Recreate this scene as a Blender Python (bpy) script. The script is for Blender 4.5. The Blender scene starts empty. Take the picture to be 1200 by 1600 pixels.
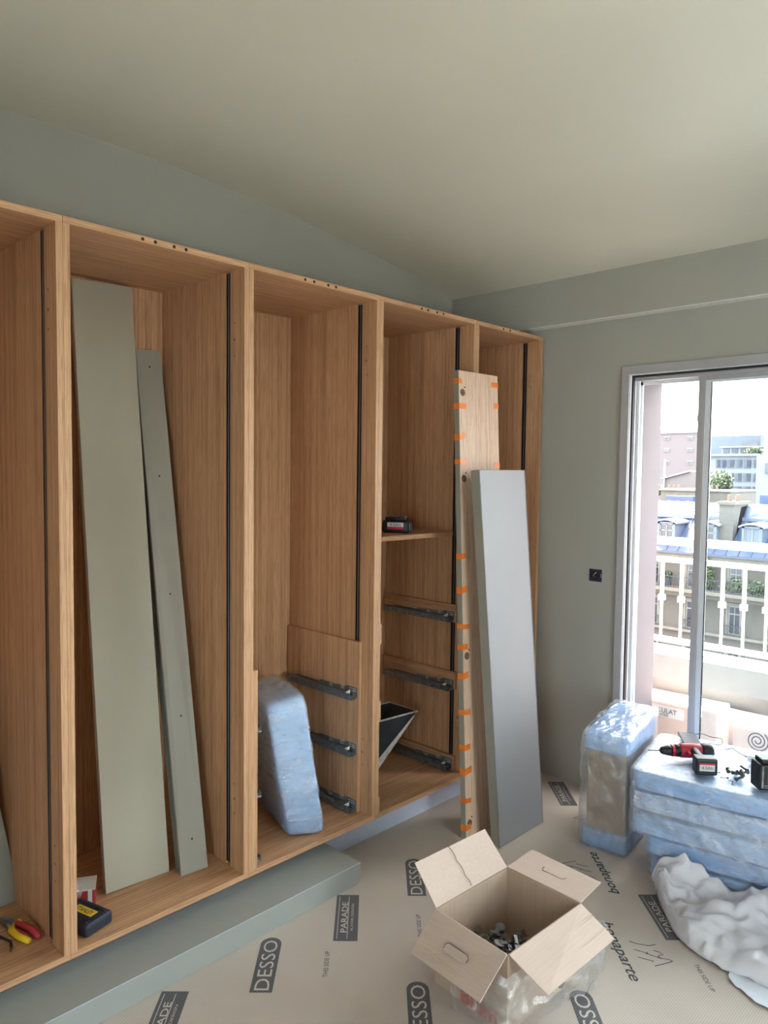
import bpy, bmesh, math, random
from mathutils import Vector, Matrix, noise

random.seed(7)
scene = bpy.context.scene
COL = scene.collection
PI = math.pi

# ---------------------------------------------------------------- camera
cam_d = bpy.data.cameras.new('camera')
cam = bpy.data.objects.new('camera', cam_d)
COL.objects.link(cam)
cam.location = (-0.94005, -2.26914, 1.69422)
cam.rotation_euler = (math.radians(86.8906), math.radians(-0.6742), math.radians(-45.7136))
cam_d.sensor_fit = 'VERTICAL'
cam_d.sensor_height = 24.0
cam_d.lens = 1159.235 / 1600 * 24.0
cam_d.clip_start = 0.05
cam_d.clip_end = 400
scene.camera = cam

# ---------------------------------------------------------------- sky, sun, exposure
world = bpy.data.worlds.new('sky')
scene.world = world
world.use_nodes = True
wn = world.node_tree.nodes
wbg = wn['Background']
wbg.inputs['Color'].default_value = (1.0, 0.985, 0.965, 1)
wbg.inputs['Strength'].default_value = 4.4

sun_d = bpy.data.lights.new('sun', 'SUN')
sun_d.energy = 30.0
sun_d.angle = math.radians(0.6)
sun_d.color = (1.0, 0.93, 0.86)
sun = bpy.data.objects.new('sun', sun_d)
COL.objects.link(sun)
_el, _az = math.radians(56), math.radians(45)
_to_sun = Vector((math.cos(_el) * math.cos(_az), math.cos(_el) * math.sin(_az), math.sin(_el)))
sun.rotation_euler = _to_sun.to_track_quat('Z', 'Y').to_euler()

# daylight sampling guide in the window opening (gives off nothing itself)
por_d = bpy.data.lights.new('window_portal', 'AREA')
por_d.shape = 'RECTANGLE'
por_d.size = 2.05
por_d.size_y = 2.62
por_d.cycles.is_portal = True
por = bpy.data.objects.new('window_portal', por_d)
COL.objects.link(por)
por.location = (2.97, -1.86, 1.15)
por.rotation_euler = (0, math.radians(90), 0)

por2_d = bpy.data.lights.new('added_window_portal_left', 'AREA')  # sampling guide for the added left window
por2_d.shape = 'RECTANGLE'
por2_d.size = 2.25
por2_d.size_y = 1.0
por2_d.cycles.is_portal = True
por2 = bpy.data.objects.new('added_window_portal_left', por2_d)
COL.objects.link(por2)
por2.location = (-2.87, -2.6, 1.2)
por2.rotation_euler = (0, math.radians(-90), 0)

por3_d = bpy.data.lights.new('added_window_portal_front', 'AREA')  # sampling guide for the added window behind the camera
por3_d.shape = 'RECTANGLE'
por3_d.size = 1.3
por3_d.size_y = 2.25
por3_d.cycles.is_portal = True
por3 = bpy.data.objects.new('added_window_portal_front', por3_d)
COL.objects.link(por3)
por3.location = (0.35, -4.47, 1.2)
por3.rotation_euler = (math.radians(90), 0, math.radians(180))

vs = scene.view_settings
vs.view_transform = 'Standard'
vs.look = 'None'
vs.gamma = 1.0
vs.use_curve_mapping = False
vs.exposure = 1.45

# ---------------------------------------------------------------- materials
def _new(name):
    m = bpy.data.materials.new(name)
    m.use_nodes = True
    nt = m.node_tree
    return m, nt, nt.nodes['Principled BSDF']

def _set(b, **k):
    names = dict(base='Base Color', rough='Roughness', metal='Metallic', spec='Specular IOR Level',
                 coat='Coat Weight', coatr='Coat Roughness', trans='Transmission Weight', alpha='Alpha', sheen='Sheen Weight')
    for a, v in k.items():
        b.inputs[names[a]].default_value = (*v, 1) if a == 'base' else v

def coords(nt, scale=(1, 1, 1), rot=(0, 0, 0)):
    tc = nt.nodes.new('ShaderNodeTexCoord')
    mp = nt.nodes.new('ShaderNodeMapping')
    mp.inputs['Scale'].default_value = scale
    mp.inputs['Rotation'].default_value = rot
    nt.links.new(tc.outputs['Object'], mp.inputs['Vector'])
    return mp.outputs['Vector']

def noise_tex(nt, vec, scale=1.0, detail=3.0, rough=0.5):
    n = nt.nodes.new('ShaderNodeTexNoise')
    n.inputs['Scale'].default_value = scale
    n.inputs['Detail'].default_value = detail
    n.inputs['Roughness'].default_value = rough
    nt.links.new(vec, n.inputs['Vector'])
    return n.outputs['Fac']

def ramp(nt, fac, stops):
    r = nt.nodes.new('ShaderNodeValToRGB')
    e = r.color_ramp.elements
    while len(e) < len(stops):
        e.new(0.5)
    for i, (p, c) in enumerate(stops):
        e[i].position = p
        e[i].color = (*c, 1) if len(c) == 3 else c
    nt.links.new(fac, r.inputs['Fac'])
    return r.outputs['Color']

def mixc(nt, fac, a, b, mode='MIX'):
    m = nt.nodes.new('ShaderNodeMix')
    m.data_type = 'RGBA'
    m.blend_type = mode
    for sock, v in ((m.inputs[0], fac), (m.inputs[6], a), (m.inputs[7], b)):
        if hasattr(v, 'is_output'):
            nt.links.new(v, sock)
        elif isinstance(v, (int, float)):
            sock.default_value = v
        else:
            sock.default_value = (*v, 1)
    return m.outputs[2]

def bump(nt, b, height, strength=0.3, dist=0.002):
    bp = nt.nodes.new('ShaderNodeBump')
    bp.inputs['Strength'].default_value = strength
    bp.inputs['Distance'].default_value = dist
    nt.links.new(height, bp.inputs['Height'])
    nt.links.new(bp.outputs['Normal'], b.inputs['Normal'])
    return bp

def plain(name, base, rough=0.5, metal=0.0, var=0.06, vscale=14.0, coat=0.0, bmp=0.0):
    """a plain finish with a slight procedural unevenness"""
    m, nt, b = _new(name)
    _set(b, base=base, rough=rough, metal=metal, coat=coat)
    v = coords(nt)
    f = noise_tex(nt, v, vscale, 4)
    lo = tuple(c * (1 - var) for c in base)
    hi = tuple(min(1, c * (1 + var)) for c in base)
    nt.links.new(ramp(nt, f, [(0.3, lo), (0.7, hi)]), b.inputs['Base Color'])
    if bmp:
        bump(nt, b, noise_tex(nt, v, vscale * 12, 3), bmp, 0.001)
    return m

def oak(name, axis, light=(0.62, 0.368, 0.206), dark=(0.385, 0.200, 0.102), rough=0.48):
    m, nt, b = _new(name)
    _set(b, rough=rough, spec=0.35)
    def sc(fine, along):
        return tuple(along if i == axis else fine for i in range(3))
    n1 = noise_tex(nt, coords(nt, sc(30, 0.45)), 1.0, 2, 0.5)
    n2 = noise_tex(nt, coords(nt, sc(105, 0.9)), 1.0, 3, 0.6)
    n3 = noise_tex(nt, coords(nt, sc(420, 9.0)), 1.0, 2, 0.6)
    mid = tuple((a + c) / 2 for a, c in zip(light, dark))
    c1 = ramp(nt, n1, [(0.32, mid), (0.68, light)])
    c2 = ramp(nt, n2, [(0.38, dark), (0.54, light)])
    c = mixc(nt, 0.6, c1, c2)
    pores = ramp(nt, n3, [(0.36, (0.62, 0.55, 0.50)), (0.50, (1, 1, 1))])
    c = mixc(nt, 0.75, c, pores, 'MULTIPLY')
    nt.links.new(c, b.inputs['Base Color'])
    bump(nt, b, n3, 0.12, 0.0006)
    return m

def film(name, tint=(0.90, 0.94, 1.0), lo=0.06, hi=0.30, scale=30.0, strength=0.8, stretch=(1, 1, 0.6), gloss=0.07):
    """thin clear plastic: mostly see-through, milky and shiny along its creases"""
    m, nt, b = _new(name)
    nt.nodes.remove(b)
    v = coords(nt, stretch)
    n = noise_tex(nt, v, scale, 5, 0.65)
    wv = nt.nodes.new('ShaderNodeTexNoise')
    wv.inputs['Scale'].default_value = scale * 0.28
    wv.inputs['Detail'].default_value = 4
    wv.inputs['Distortion'].default_value = 1.4
    nt.links.new(v, wv.inputs['Vector'])
    bp = nt.nodes.new('ShaderNodeBump')
    bp.inputs['Strength'].default_value = strength
    bp.inputs['Distance'].default_value = 0.007
    nt.links.new(n, bp.inputs['Height'])
    def nd(kind, **k):
        x = nt.nodes.new(kind)
        for a_, v_ in k.items():
            x.inputs[a_].default_value = v_
        return x
    tr = nd('ShaderNodeBsdfTransparent', Color=(0.97, 0.985, 1, 1))
    df = nd('ShaderNodeBsdfDiffuse', Color=(*tint, 1))
    tl = nd('ShaderNodeBsdfTranslucent', Color=(*tint, 1))
    gl = nd('ShaderNodeBsdfGlossy', Color=(1, 1, 1, 1), Roughness=0.14)
    nt.links.new(bp.outputs['Normal'], gl.inputs['Normal'])
    def mx(f, x, y):
        q = nt.nodes.new('ShaderNodeMixShader')
        if isinstance(f, float):
            q.inputs[0].default_value = f
        else:
            nt.links.new(f, q.inputs[0])
        nt.links.new(x.outputs[0], q.inputs[1])
        nt.links.new(y.outputs[0], q.inputs[2])
        return q
    milky = mx(0.5, df, tl)
    fac = nd('ShaderNodeMapRange')
    for k, v_ in (('From Min', 0.42), ('From Max', 0.70), ('To Min', lo), ('To Max', hi)):
        fac.inputs[k].default_value = v_
    nt.links.new(wv.outputs['Fac'], fac.inputs['Value'])
    body = mx(fac.outputs[0], tr, milky)
    fr = nd('ShaderNodeLayerWeight', Blend=0.25)
    fm = nt.nodes.new('ShaderNodeMath')
    fm.operation = 'MULTIPLY_ADD'
    fm.inputs[1].default_value = 0.22
    fm.inputs[2].default_value = gloss
    nt.links.new(fr.outputs['Facing'], fm.inputs[0])
    out = mx(fm.outputs[0], body, gl)
    nt.links.new(out.outputs[0], nt.nodes['Material Output'].inputs['Surface'])
    return m

def bubble(name, blue=(0.22, 0.44, 0.77), pale=(0.44, 0.62, 0.88), cell=95.0):
    """blue foam under bubble wrap: small round blisters and creased folds"""
    m, nt, b = _new(name)
    _set(b, rough=0.45, spec=0.4)
    v = coords(nt)
    vo = nt.nodes.new('ShaderNodeTexVoronoi')
    vo.inputs['Scale'].default_value = cell
    nt.links.new(v, vo.inputs['Vector'])
    big = noise_tex(nt, coords(nt, (3, 3, 22)), 1.0, 3, 0.55)
    c = ramp(nt, big, [(0.34, blue), (0.66, pale)])
    spark = ramp(nt, vo.outputs['Distance'], [(0.0, (1, 1, 1)), (0.4, (0.80, 0.86, 0.93))])
    c = mixc(nt, 0.6, c, spark, 'MULTIPLY')
    nt.links.new(c, b.inputs['Base Color'])
    cr = noise_tex(nt, coords(nt, (14, 14, 40)), 1.0, 5, 0.7)
    ad = nt.nodes.new('ShaderNodeMath')
    ad.operation = 'SUBTRACT'
    nt.links.new(cr, ad.inputs[0])
    sc = nt.nodes.new('ShaderNodeMath')
    sc.operation = 'MULTIPLY'
    sc.inputs[1].default_value = 0.30
    nt.links.new(vo.outputs['Distance'], sc.inputs[0])
    nt.links.new(sc.outputs[0], ad.inputs[1])
    bump(nt, b, ad.outputs[0], 0.5, 0.004)
    return m

def card(name, base=(0.50, 0.37, 0.27), axis=0):
    m, nt, b = _new(name)
    _set(b, rough=0.8, spec=0.2)
    s = tuple(3.0 if i == axis else 170.0 for i in range(3))
    n = noise_tex(nt, coords(nt, s), 1.0, 2)
    n2 = noise_tex(nt, coords(nt), 9, 5)
    lo = tuple(c * 0.93 for c in base)
    hi = tuple(min(1, c * 1.04) for c in base)
    c = mixc(nt, 0.5, ramp(nt, n, [(0.35, lo), (0.6, hi)]), ramp(nt, n2, [(0.3, lo), (0.7, hi)]))
    nt.links.new(c, b.inputs['Base Color'])
    bump(nt, b, n, 0.06, 0.001)
    return m

def brickish(name, c1, c2, mortar, scale, rough=0.85):
    m, nt, b = _new(name)
    _set(b, rough=rough)
    br = nt.nodes.new('ShaderNodeTexBrick')
    br.inputs['Scale'].default_value = scale
    br.inputs['Color1'].default_value = (*c1, 1)
    br.inputs['Color2'].default_value = (*c2, 1)
    br.inputs['Mortar'].default_value = (*mortar, 1)
    nt.links.new(coords(nt, (1, 1, 1), (PI / 2, 0, PI / 2)), br.inputs['Vector'])
    nt.links.new(br.outputs['Color'], b.inputs['Base Color'])
    return m

SAGE = (0.392, 0.388, 0.350)
M = {}
M['paint'] = plain('sage_wall_paint', SAGE, 0.55, var=0.025, vscale=3, bmp=0.05)
M['ceiling'] = plain('sage_ceiling_paint', (0.72, 0.695, 0.595), 0.45, var=0.02, vscale=2, bmp=0.04)
M['oak_v'] = oak('oak_upright_grain', 2)
M['oak_h'] = oak('oak_level_grain', 0)
M['oak_d'] = oak('oak_level_grain_deep', 1)
M['oak_pale'] = oak('pale_oak_veneer', 2, (0.84, 0.61, 0.455), (0.66, 0.445, 0.31))
M['lacquer'] = plain('glossy_sage_lacquer', (0.43, 0.405, 0.33), 0.10, var=0.02, vscale=4, coat=0.4)
M['sage'] = plain('satin_sage_lacquer', (0.31, 0.298, 0.255), 0.32, var=0.03, vscale=6)
M['sage_bench'] = plain('sage_foil_board', (0.335, 0.355, 0.335), 0.34, var=0.03, vscale=5)
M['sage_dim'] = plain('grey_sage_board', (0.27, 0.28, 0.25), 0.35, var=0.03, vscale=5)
M['steel_door'] = plain('satin_grey_metal_lacquer', (0.27, 0.268, 0.282), 0.52, metal=0.15, var=0.02, vscale=5)
M['plinth'] = plain('blue_white_foil', (0.52, 0.56, 0.68), 0.4, var=0.03)
M['black'] = plain('black_plastic', (0.012, 0.012, 0.014), 0.4, var=0.2, vscale=40)
M['channel'] = plain('black_anodised_channel', (0.004, 0.004, 0.005), 0.6, var=0.1)
M['silver'] = plain('brushed_aluminium', (0.45, 0.45, 0.50), 0.3, metal=0.8, var=0.05)
M['zinc'] = plain('zinc_plated_steel', (0.20, 0.22, 0.24), 0.32, metal=0.85, var=0.25, vscale=60)
M['zinc_dark'] = plain('dark_zinc_steel', (0.22, 0.24, 0.26), 0.35, metal=0.6, var=0.3, vscale=50)
M['nickel'] = plain('nickel_plated_steel', (0.19, 0.19, 0.19), 0.32, metal=0.85, var=0.3, vscale=60)
M['white_plastic'] = plain('white_plastic', (0.75, 0.75, 0.74), 0.4, var=0.03)
M['hole'] = plain('bare_drilled_hole', (0.035, 0.026, 0.018), 0.9, var=0.3, vscale=90)
M['cup'] = plain('milled_hinge_cup', (0.16, 0.11, 0.075), 0.9, var=0.3, vscale=90)
M['tape'] = plain('orange_adhesive_tape', (0.90, 0.24, 0.035), 0.4, var=0.08, vscale=30)
M['card'] = card('kraft_corrugated_board', (0.60, 0.475, 0.405), 0)
M['card_y'] = card('kraft_corrugated_board_cross', (0.60, 0.475, 0.405), 1)
M['card_in'] = card('kraft_corrugated_inside', (0.50, 0.38, 0.295), 2)
M['card_dull'] = card('brown_parcel_board', (0.37, 0.29, 0.235), 2)
M['red_print'] = plain('red_print', (0.55, 0.10, 0.10), 0.7)
M['film'] = film('clear_stretch_film', lo=0.05, hi=0.34, scale=34, strength=1.0, gloss=0.16)
M['film_soft'] = film('milky_bubble_film', lo=0.10, hi=0.42, scale=30, strength=1.0, stretch=(1, 1, 2.2), gloss=0.12)
M['bubble'] = bubble('blue_bubble_wrap')
M['bubble_pale'] = bubble('pale_blue_bubble_wrap', (0.30, 0.50, 0.78), (0.50, 0.66, 0.90))
M['foam_blue'] = plain('blue_foam_edge', (0.16, 0.38, 0.70), 0.6, var=0.2, vscale=30, bmp=0.3)
def foam_mat():
    m, nt, b = _new('white_foam_sheet')
    _set(b, base=(0.83, 0.82, 0.87), rough=0.5, spec=0.3)
    w = nt.nodes.new('ShaderNodeTexNoise')
    w.inputs['Scale'].default_value = 9
    w.inputs['Detail'].default_value = 5
    w.inputs['Distortion'].default_value = 2.0
    nt.links.new(coords(nt, (1, 1, 0.5)), w.inputs['Vector'])
    bump(nt, b, w.outputs['Fac'], 0.4, 0.008)
    tl = nt.nodes.new('ShaderNodeBsdfTranslucent')
    tl.inputs['Color'].default_value = (0.80, 0.80, 0.86, 1)
    mx = nt.nodes.new('ShaderNodeMixShader')
    mx.inputs[0].default_value = 0.25
    nt.links.new(b.outputs[0], mx.inputs[1])
    nt.links.new(tl.outputs[0], mx.inputs[2])
    nt.links.new(mx.outputs[0], nt.nodes['Material Output'].inputs['Surface'])
    return m
M['foam_white'] = foam_mat()
M['paper_white'] = plain('white_tissue', (0.72, 0.77, 0.86), 0.7, var=0.04, vscale=20, bmp=0.2)
M['ink'] = plain('dark_blue_black_ink', (0.055, 0.060, 0.075), 0.75, var=0.2, vscale=60)
M['casing'] = plain('grey_lavender_window_metal', (0.47, 0.47, 0.50), 0.32, metal=0.25, var=0.03)
M['seal'] = plain('black_rubber_seal', (0.02, 0.02, 0.025), 0.6)
M['white_frame'] = plain('white_window_metal', (0.70, 0.72, 0.76), 0.35, var=0.02)
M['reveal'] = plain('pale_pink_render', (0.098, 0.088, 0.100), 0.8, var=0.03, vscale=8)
M['white_paint'] = plain('white_balcony_paint', (0.62, 0.62, 0.62), 0.6, var=0.03)
M['parapet'] = plain('pale_parapet_render', (0.22, 0.217, 0.212), 0.8, var=0.05, vscale=6)
M['concrete'] = plain('balcony_concrete', (0.24, 0.225, 0.205), 0.9, var=0.15, vscale=12)
M['terrace'] = plain('bounce_terrace_pale', (0.62, 0.59, 0.53), 0.8, var=0.08, vscale=3)  # kept pale so the added terrace throws sunlight upwards
M['soffit_lit'] = plain('lit_soffit_white', (0.80, 0.79, 0.76), 0.7, var=0.03)  # white stands in for window light on the beam's underside
M['red_tool'] = plain('red_tool_plastic', (0.50, 0.03, 0.06), 0.4, var=0.08)
M['label_white'] = plain('white_sticker', (0.68, 0.66, 0.64), 0.5, var=0.03)
M['label_red'] = plain('red_sticker', (0.55, 0.02, 0.06), 0.5, var=0.05)
M['navy'] = plain('navy_black_case_plastic', (0.020, 0.026, 0.045), 0.42, var=0.2, vscale=50)
M['yellow'] = plain('yellow_plastic', (0.78, 0.52, 0.02), 0.42, var=0.06)
M['red_card'] = plain('red_carton', (0.42, 0.03, 0.04), 0.55, var=0.1)
M['tub'] = plain('black_rubber_tub', (0.012, 0.018, 0.022), 0.5, var=0.3)
M['dust'] = plain('dusty_plaster_rim', (0.42, 0.39, 0.37), 0.9, var=0.25, vscale=60, bmp=0.4)

# floor paper: kraft with a fine woven grid
def floor_mat():
    m, nt, b = _new('ribbed_kraft_floor_paper')
    _set(b, rough=0.62, spec=0.3)
    v = coords(nt)
    def band(d):
        w = nt.nodes.new('ShaderNodeTexWave')
        w.bands_direction = d
        w.inputs['Scale'].default_value = 0.31416 / 0.0072
        nt.links.new(v, w.inputs['Vector'])
        return w.outputs['Fac']
    bx, by = band('X'), band('Y')
    base, dk = (0.63, 0.56, 0.50), (0.43, 0.38, 0.335)
    cx = ramp(nt, bx, [(0.15, dk), (0.55, base)])
    cy = ramp(nt, by, [(0.15, dk), (0.55, base)])
    c = mixc(nt, 0.5, cx, cy)
    n = noise_tex(nt, v, 2.2, 4)
    c = mixc(nt, 1.0, c, ramp(nt, n, [(0.3, (0.90, 0.88, 0.86)), (0.7, (1, 1, 1))]), 'MULTIPLY')
    nt.links.new(c, b.inputs['Base Color'])
    a = nt.nodes.new('ShaderNodeMath')
    a.operation = 'ADD'
    nt.links.new(bx, a.inputs[0])
    nt.links.new(by, a.inputs[1])
    bump(nt, b, a.outputs[0], 0.15, 0.001)
    return m
M['floor'] = floor_mat()

def label_mat():
    """printed block: ink broken by the ribs of the paper"""
    m, nt, b = _new('ribbed_ink_block')
    _set(b, rough=0.7)
    v = coords(nt)
    cols = []
    for d in 'XY':
        w = nt.nodes.new('ShaderNodeTexWave')
        w.bands_direction = d
        w.inputs['Scale'].default_value = 0.31416 / 0.0072
        nt.links.new(v, w.inputs['Vector'])
        cols.append(ramp(nt, w.outputs['Fac'], [(0.45, (0.05, 0.055, 0.07)), (0.9, (0.20, 0.19, 0.185))]))
    nt.links.new(mixc(nt, 0.5, cols[0], cols[1]), b.inputs['Base Color'])
    return m
M['ink_block'] = label_mat()
M['print_light'] = plain('unprinted_paper', (0.58, 0.53, 0.48), 0.65)

def glass_mat():
    m, nt, b = _new('bluish_window_glass')
    nt.nodes.remove(b)
    tr = nt.nodes.new('ShaderNodeBsdfTransparent')
    tr.inputs['Color'].default_value = (0.88, 0.945, 0.97, 1)
    gl = nt.nodes.new('ShaderNodeBsdfGlossy')
    gl.inputs['Roughness'].default_value = 0.02
    df = nt.nodes.new('ShaderNodeBsdfDiffuse')
    df.inputs['Color'].default_value = (0.8, 0.85, 0.9, 1)
    fr = nt.nodes.new('ShaderNodeFresnel')
    fr.inputs['IOR'].default_value = 1.3
    m1 = nt.nodes.new('ShaderNodeMixShader')
    nt.links.new(fr.outputs[0], m1.inputs[0])
    nt.links.new(tr.outputs[0], m1.inputs[1])
    nt.links.new(gl.outputs[0], m1.inputs[2])
    m2 = nt.nodes.new('ShaderNodeMixShader')
    n = noise_tex(nt, coords(nt, (1, 1, 0.4)), 9, 5, 0.7)
    mr = nt.nodes.new('ShaderNodeMapRange')
    mr.inputs['From Min'].default_value = 0.42
    mr.inputs['From Max'].default_value = 0.85
    mr.inputs['To Min'].default_value = 0.015
    mr.inputs['To Max'].default_value = 0.10
    nt.links.new(n, mr.inputs['Value'])
    nt.links.new(mr.outputs[0], m2.inputs[0])
    nt.links.new(m1.outputs[0], m2.inputs[1])
    nt.links.new(df.outputs[0], m2.inputs[2])
    nt.links.new(m2.outputs[0], nt.nodes['Material Output'].inputs['Surface'])
    return m
M['glass'] = glass_mat()

# ---------------------------------------------------------------- mesh helpers
ORIGIN = {}

class MB:
    """collects shapes; build() links them as ONE mesh object"""
    def __init__(s):
        s.v, s.f = [], []
    def add(s, vs, fs):
        o = len(s.v)
        s.v += [Vector(p) for p in vs]
        s.f += [tuple(i + o for i in f) for f in fs]
        return s
    def hexa(s, p):
        return s.add(p, [(0, 3, 2, 1), (4, 5, 6, 7), (0, 1, 5, 4), (1, 2, 6, 5), (2, 3, 7, 6), (3, 0, 4, 7)])
    def box(s, x0, x1, y0, y1, z0, z1):
        return s.hexa([(x0, y0, z0), (x1, y0, z0), (x1, y1, z0), (x0, y1, z0),
                       (x0, y0, z1), (x1, y0, z1), (x1, y1, z1), (x0, y1, z1)])
    def slab(s, a, b, c, d, t):
        """quad a,b,c,d (counter-clockwise from the front) thickened by vector t backwards"""
        a, b, c, d, t = map(Vector, (a, b, c, d, t))
        return s.hexa([a, b, b + t, a + t, d, c, c + t, d + t])
    def cyl(s, p0, p1, r0, r1=None, n=16):
        r1 = r0 if r1 is None else r1
        p0, p1 = Vector(p0), Vector(p1)
        d = (p1 - p0).normalized()
        u = d.orthogonal().normalized()
        w = d.cross(u)
        vs = []
        for p, r in ((p0, r0), (p1, r1)):
            vs += [p + (u * math.cos(2 * PI * i / n) + w * math.sin(2 * PI * i / n)) * r for i in range(n)]
        fs = [(i, (i + 1) % n, n + (i + 1) % n, n + i) for i in range(n)]
        fs += [tuple(range(n - 1, -1, -1)), tuple(range(n, 2 * n))]
        return s.add(vs, fs)
    def tube(s, pts, r, n=8):
        pts = [Vector(p) for p in pts]
        vs, fs = [], []
        u = None
        for i, p in enumerate(pts):
            d = (pts[min(i + 1, len(pts) - 1)] - pts[max(i - 1, 0)]).normalized()
            u = d.orthogonal().normalized() if u is None else (u - d * u.dot(d)).normalized()
            w = d.cross(u)
            rr = r[i] if isinstance(r, (list, tuple)) else r
            vs += [p + (u * math.cos(2 * PI * k / n) + w * math.sin(2 * PI * k / n)) * rr for k in range(n)]
        for i in range(len(pts) - 1):
            for k in range(n):
                fs.append((i * n + k, i * n + (k + 1) % n, (i + 1) * n + (k + 1) % n, (i + 1) * n + k))
        fs += [tuple(range(n - 1, -1, -1)), tuple(range((len(pts) - 1) * n, len(pts) * n))]
        return s.add(vs, fs)
    def prism(s, poly, vec):
        """closed outline (3-D points) swept along vec"""
        poly = [Vector(p) for p in poly]
        vec = Vector(vec)
        n = len(poly)
        fs = [tuple(range(n - 1, -1, -1)), tuple(range(n, 2 * n))]
        fs += [(i, (i + 1) % n, n + (i + 1) % n, n + i) for i in range(n)]
        return s.add(poly + [p + vec for p in poly], fs)
    def grid(s, fn, nu, nv):
        vs = [fn(i / nu, j / nv) for j in range(nv + 1) for i in range(nu + 1)]
        fs = [(j * (nu + 1) + i, j * (nu + 1) + i + 1, (j + 1) * (nu + 1) + i + 1, (j + 1) * (nu + 1) + i)
              for j in range(nv) for i in range(nu)]
        return s.add(vs, fs)
    def move(s, m):
        s.v = [m @ p for p in s.v]
        return s
    def build(s, name, mat, parent=None, smooth=False, bevel=0.0, seg=1, normals=True):
        org = ORIGIN.get(parent.as_pointer(), Vector()) if parent else Vector()
        me = bpy.data.meshes.new(name)
        me.from_pydata([tuple(p - org) for p in s.v], [], s.f)
        if bevel or normals:
            bm = bmesh.new()
            bm.from_mesh(me)
            if normals:
                bmesh.ops.recalc_face_normals(bm, faces=bm.faces)
            if bevel:
                es = [e for e in bm.edges if len(e.link_faces) == 2 and e.calc_face_angle(0) > 0.5]
                bmesh.ops.bevel(bm, geom=es, offset=bevel, segments=seg, affect='EDGES', profile=0.5)
            bm.to_mesh(me)
            bm.free()
        if smooth:
            for p in me.polygons:
                p.use_smooth = True
        me.materials.append(M[mat] if isinstance(mat, str) else mat)
        o = bpy.data.objects.new(name, me)
        COL.objects.link(o)
        if parent:
            o.parent = parent
            ORIGIN[o.as_pointer()] = org
        return o

def tag(o, label=None, cat=None, group=None, kind=None):
    for k, v in (('label', label), ('category', cat), ('group', group), ('kind', kind)):
        if v:
            o[k] = v
    return o

def thing(name, label, cat, loc=(0, 0, 0), group=None, world=True, rotz=0.0):
    """Empty at the base of a thing. world=True: its parts are written in room coordinates"""
    o = bpy.data.objects.new(name, None)
    o.empty_display_size = 0.05
    COL.objects.link(o)
    o.location = loc
    o.rotation_euler = (0, 0, rotz)
    ORIGIN[o.as_pointer()] = Vector(loc) if world else Vector()
    return tag(o, label, cat, group)

def setting(name, parent=None, loc=(0, 0, 0)):
    o = bpy.data.objects.new(name, None)
    o.empty_display_size = 0.05
    COL.objects.link(o)
    o.location = loc
    ORIGIN[o.as_pointer()] = Vector(loc)
    o['kind'] = 'structure'
    return o

def struct(o):
    o['kind'] = 'structure'
    return o

def copy_tree(o, parent=None):
    c = o.copy()
    COL.objects.link(c)
    if parent:
        c.parent = parent
        c.matrix_parent_inverse = o.matrix_parent_inverse.copy()
    for ch in list(o.children):
        copy_tree(ch, c)
    return c

def text_verts(s, shear=0.0, space=1.0, bold=0.0):
    cu = bpy.data.curves.new('t', 'FONT')
    cu.body = s
    cu.shear = shear
    cu.space_character = space
    cu.offset = bold
    cu.resolution_u = 3
    cu.fill_mode = 'BOTH'
    ob = bpy.data.objects.new('t', cu)
    me = bpy.data.meshes.new_from_object(ob)
    vs = [v.co.copy() for v in me.vertices]
    fs = [tuple(p.vertices) for p in me.polygons]
    bpy.data.objects.remove(ob)
    bpy.data.curves.remove(cu)
    bpy.data.meshes.remove(me)
    return vs, fs

def lettering(s, centre, right, up, width, height, mat, parent, name='lettering', shear=0.0, space=1.0, bold=0.0):
    """flat print: the words s filling width x height about centre, along right / up"""
    vs, fs = text_verts(s, shear, space, bold)
    x0, x1 = min(v.x for v in vs), max(v.x for v in vs)
    y0, y1 = min(v.y for v in vs), max(v.y for v in vs)
    c, r, u = Vector(centre), Vector(right).normalized(), Vector(up).normalized()
    P = [c + r * (((v.x - x0) / (x1 - x0) - 0.5) * width) + u * (((v.y - y0) / (y1 - y0) - 0.5) * height) for v in vs]
    mb = MB().add(P, fs)
    return mb.build(name, mat, parent, normals=False)

def strokes(lines, centre, right, up, size, wid, mat, parent, name):
    """flat pen strokes; every line is a list of (x, y) in units of size"""
    c, r, u = Vector(centre), Vector(right).normalized(), Vector(up).normalized()
    mb = MB()
    for ln in lines:
        pts = [c + r * (x * size) + u * (y * size) for x, y in ln]
        vs = []
        for i, p in enumerate(pts):
            d = (pts[min(i + 1, len(pts) - 1)] - pts[max(i - 1, 0)]).normalized()
            n = r.cross(u).cross(d).normalized() * wid * 0.5
            vs += [p - n, p + n]
        mb.add(vs, [(2 * i, 2 * i + 2, 2 * i + 3, 2 * i + 1) for i in range(len(pts) - 1)])
    return mb.build(name, mat, parent, normals=False)

# ================================================================ the room
XW = 2.6515          # inner face of the window wall
XO = 2.96            # its outer face
YB = 0.606           # back wall behind the wardrobe
YF, XL = -4.3, -2.7  # the walls behind the camera
WY0, WY1, WZ0, WZ1 = -3.25, -0.505, 0.06, 2.205   # window opening

fl = MB().grid(lambda u, v: (XL - 0.1 + u * (XW + 0.2 - XL), YF - 0.1 + v * (YB + 0.2 - YF), 0.0), 2, 2)
fl.box(XL - 0.1, XW + 0.1, YF - 0.1, YB + 0.1, -0.12, -0.002)
floor = struct(fl.build('floor', 'floor'))

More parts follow.
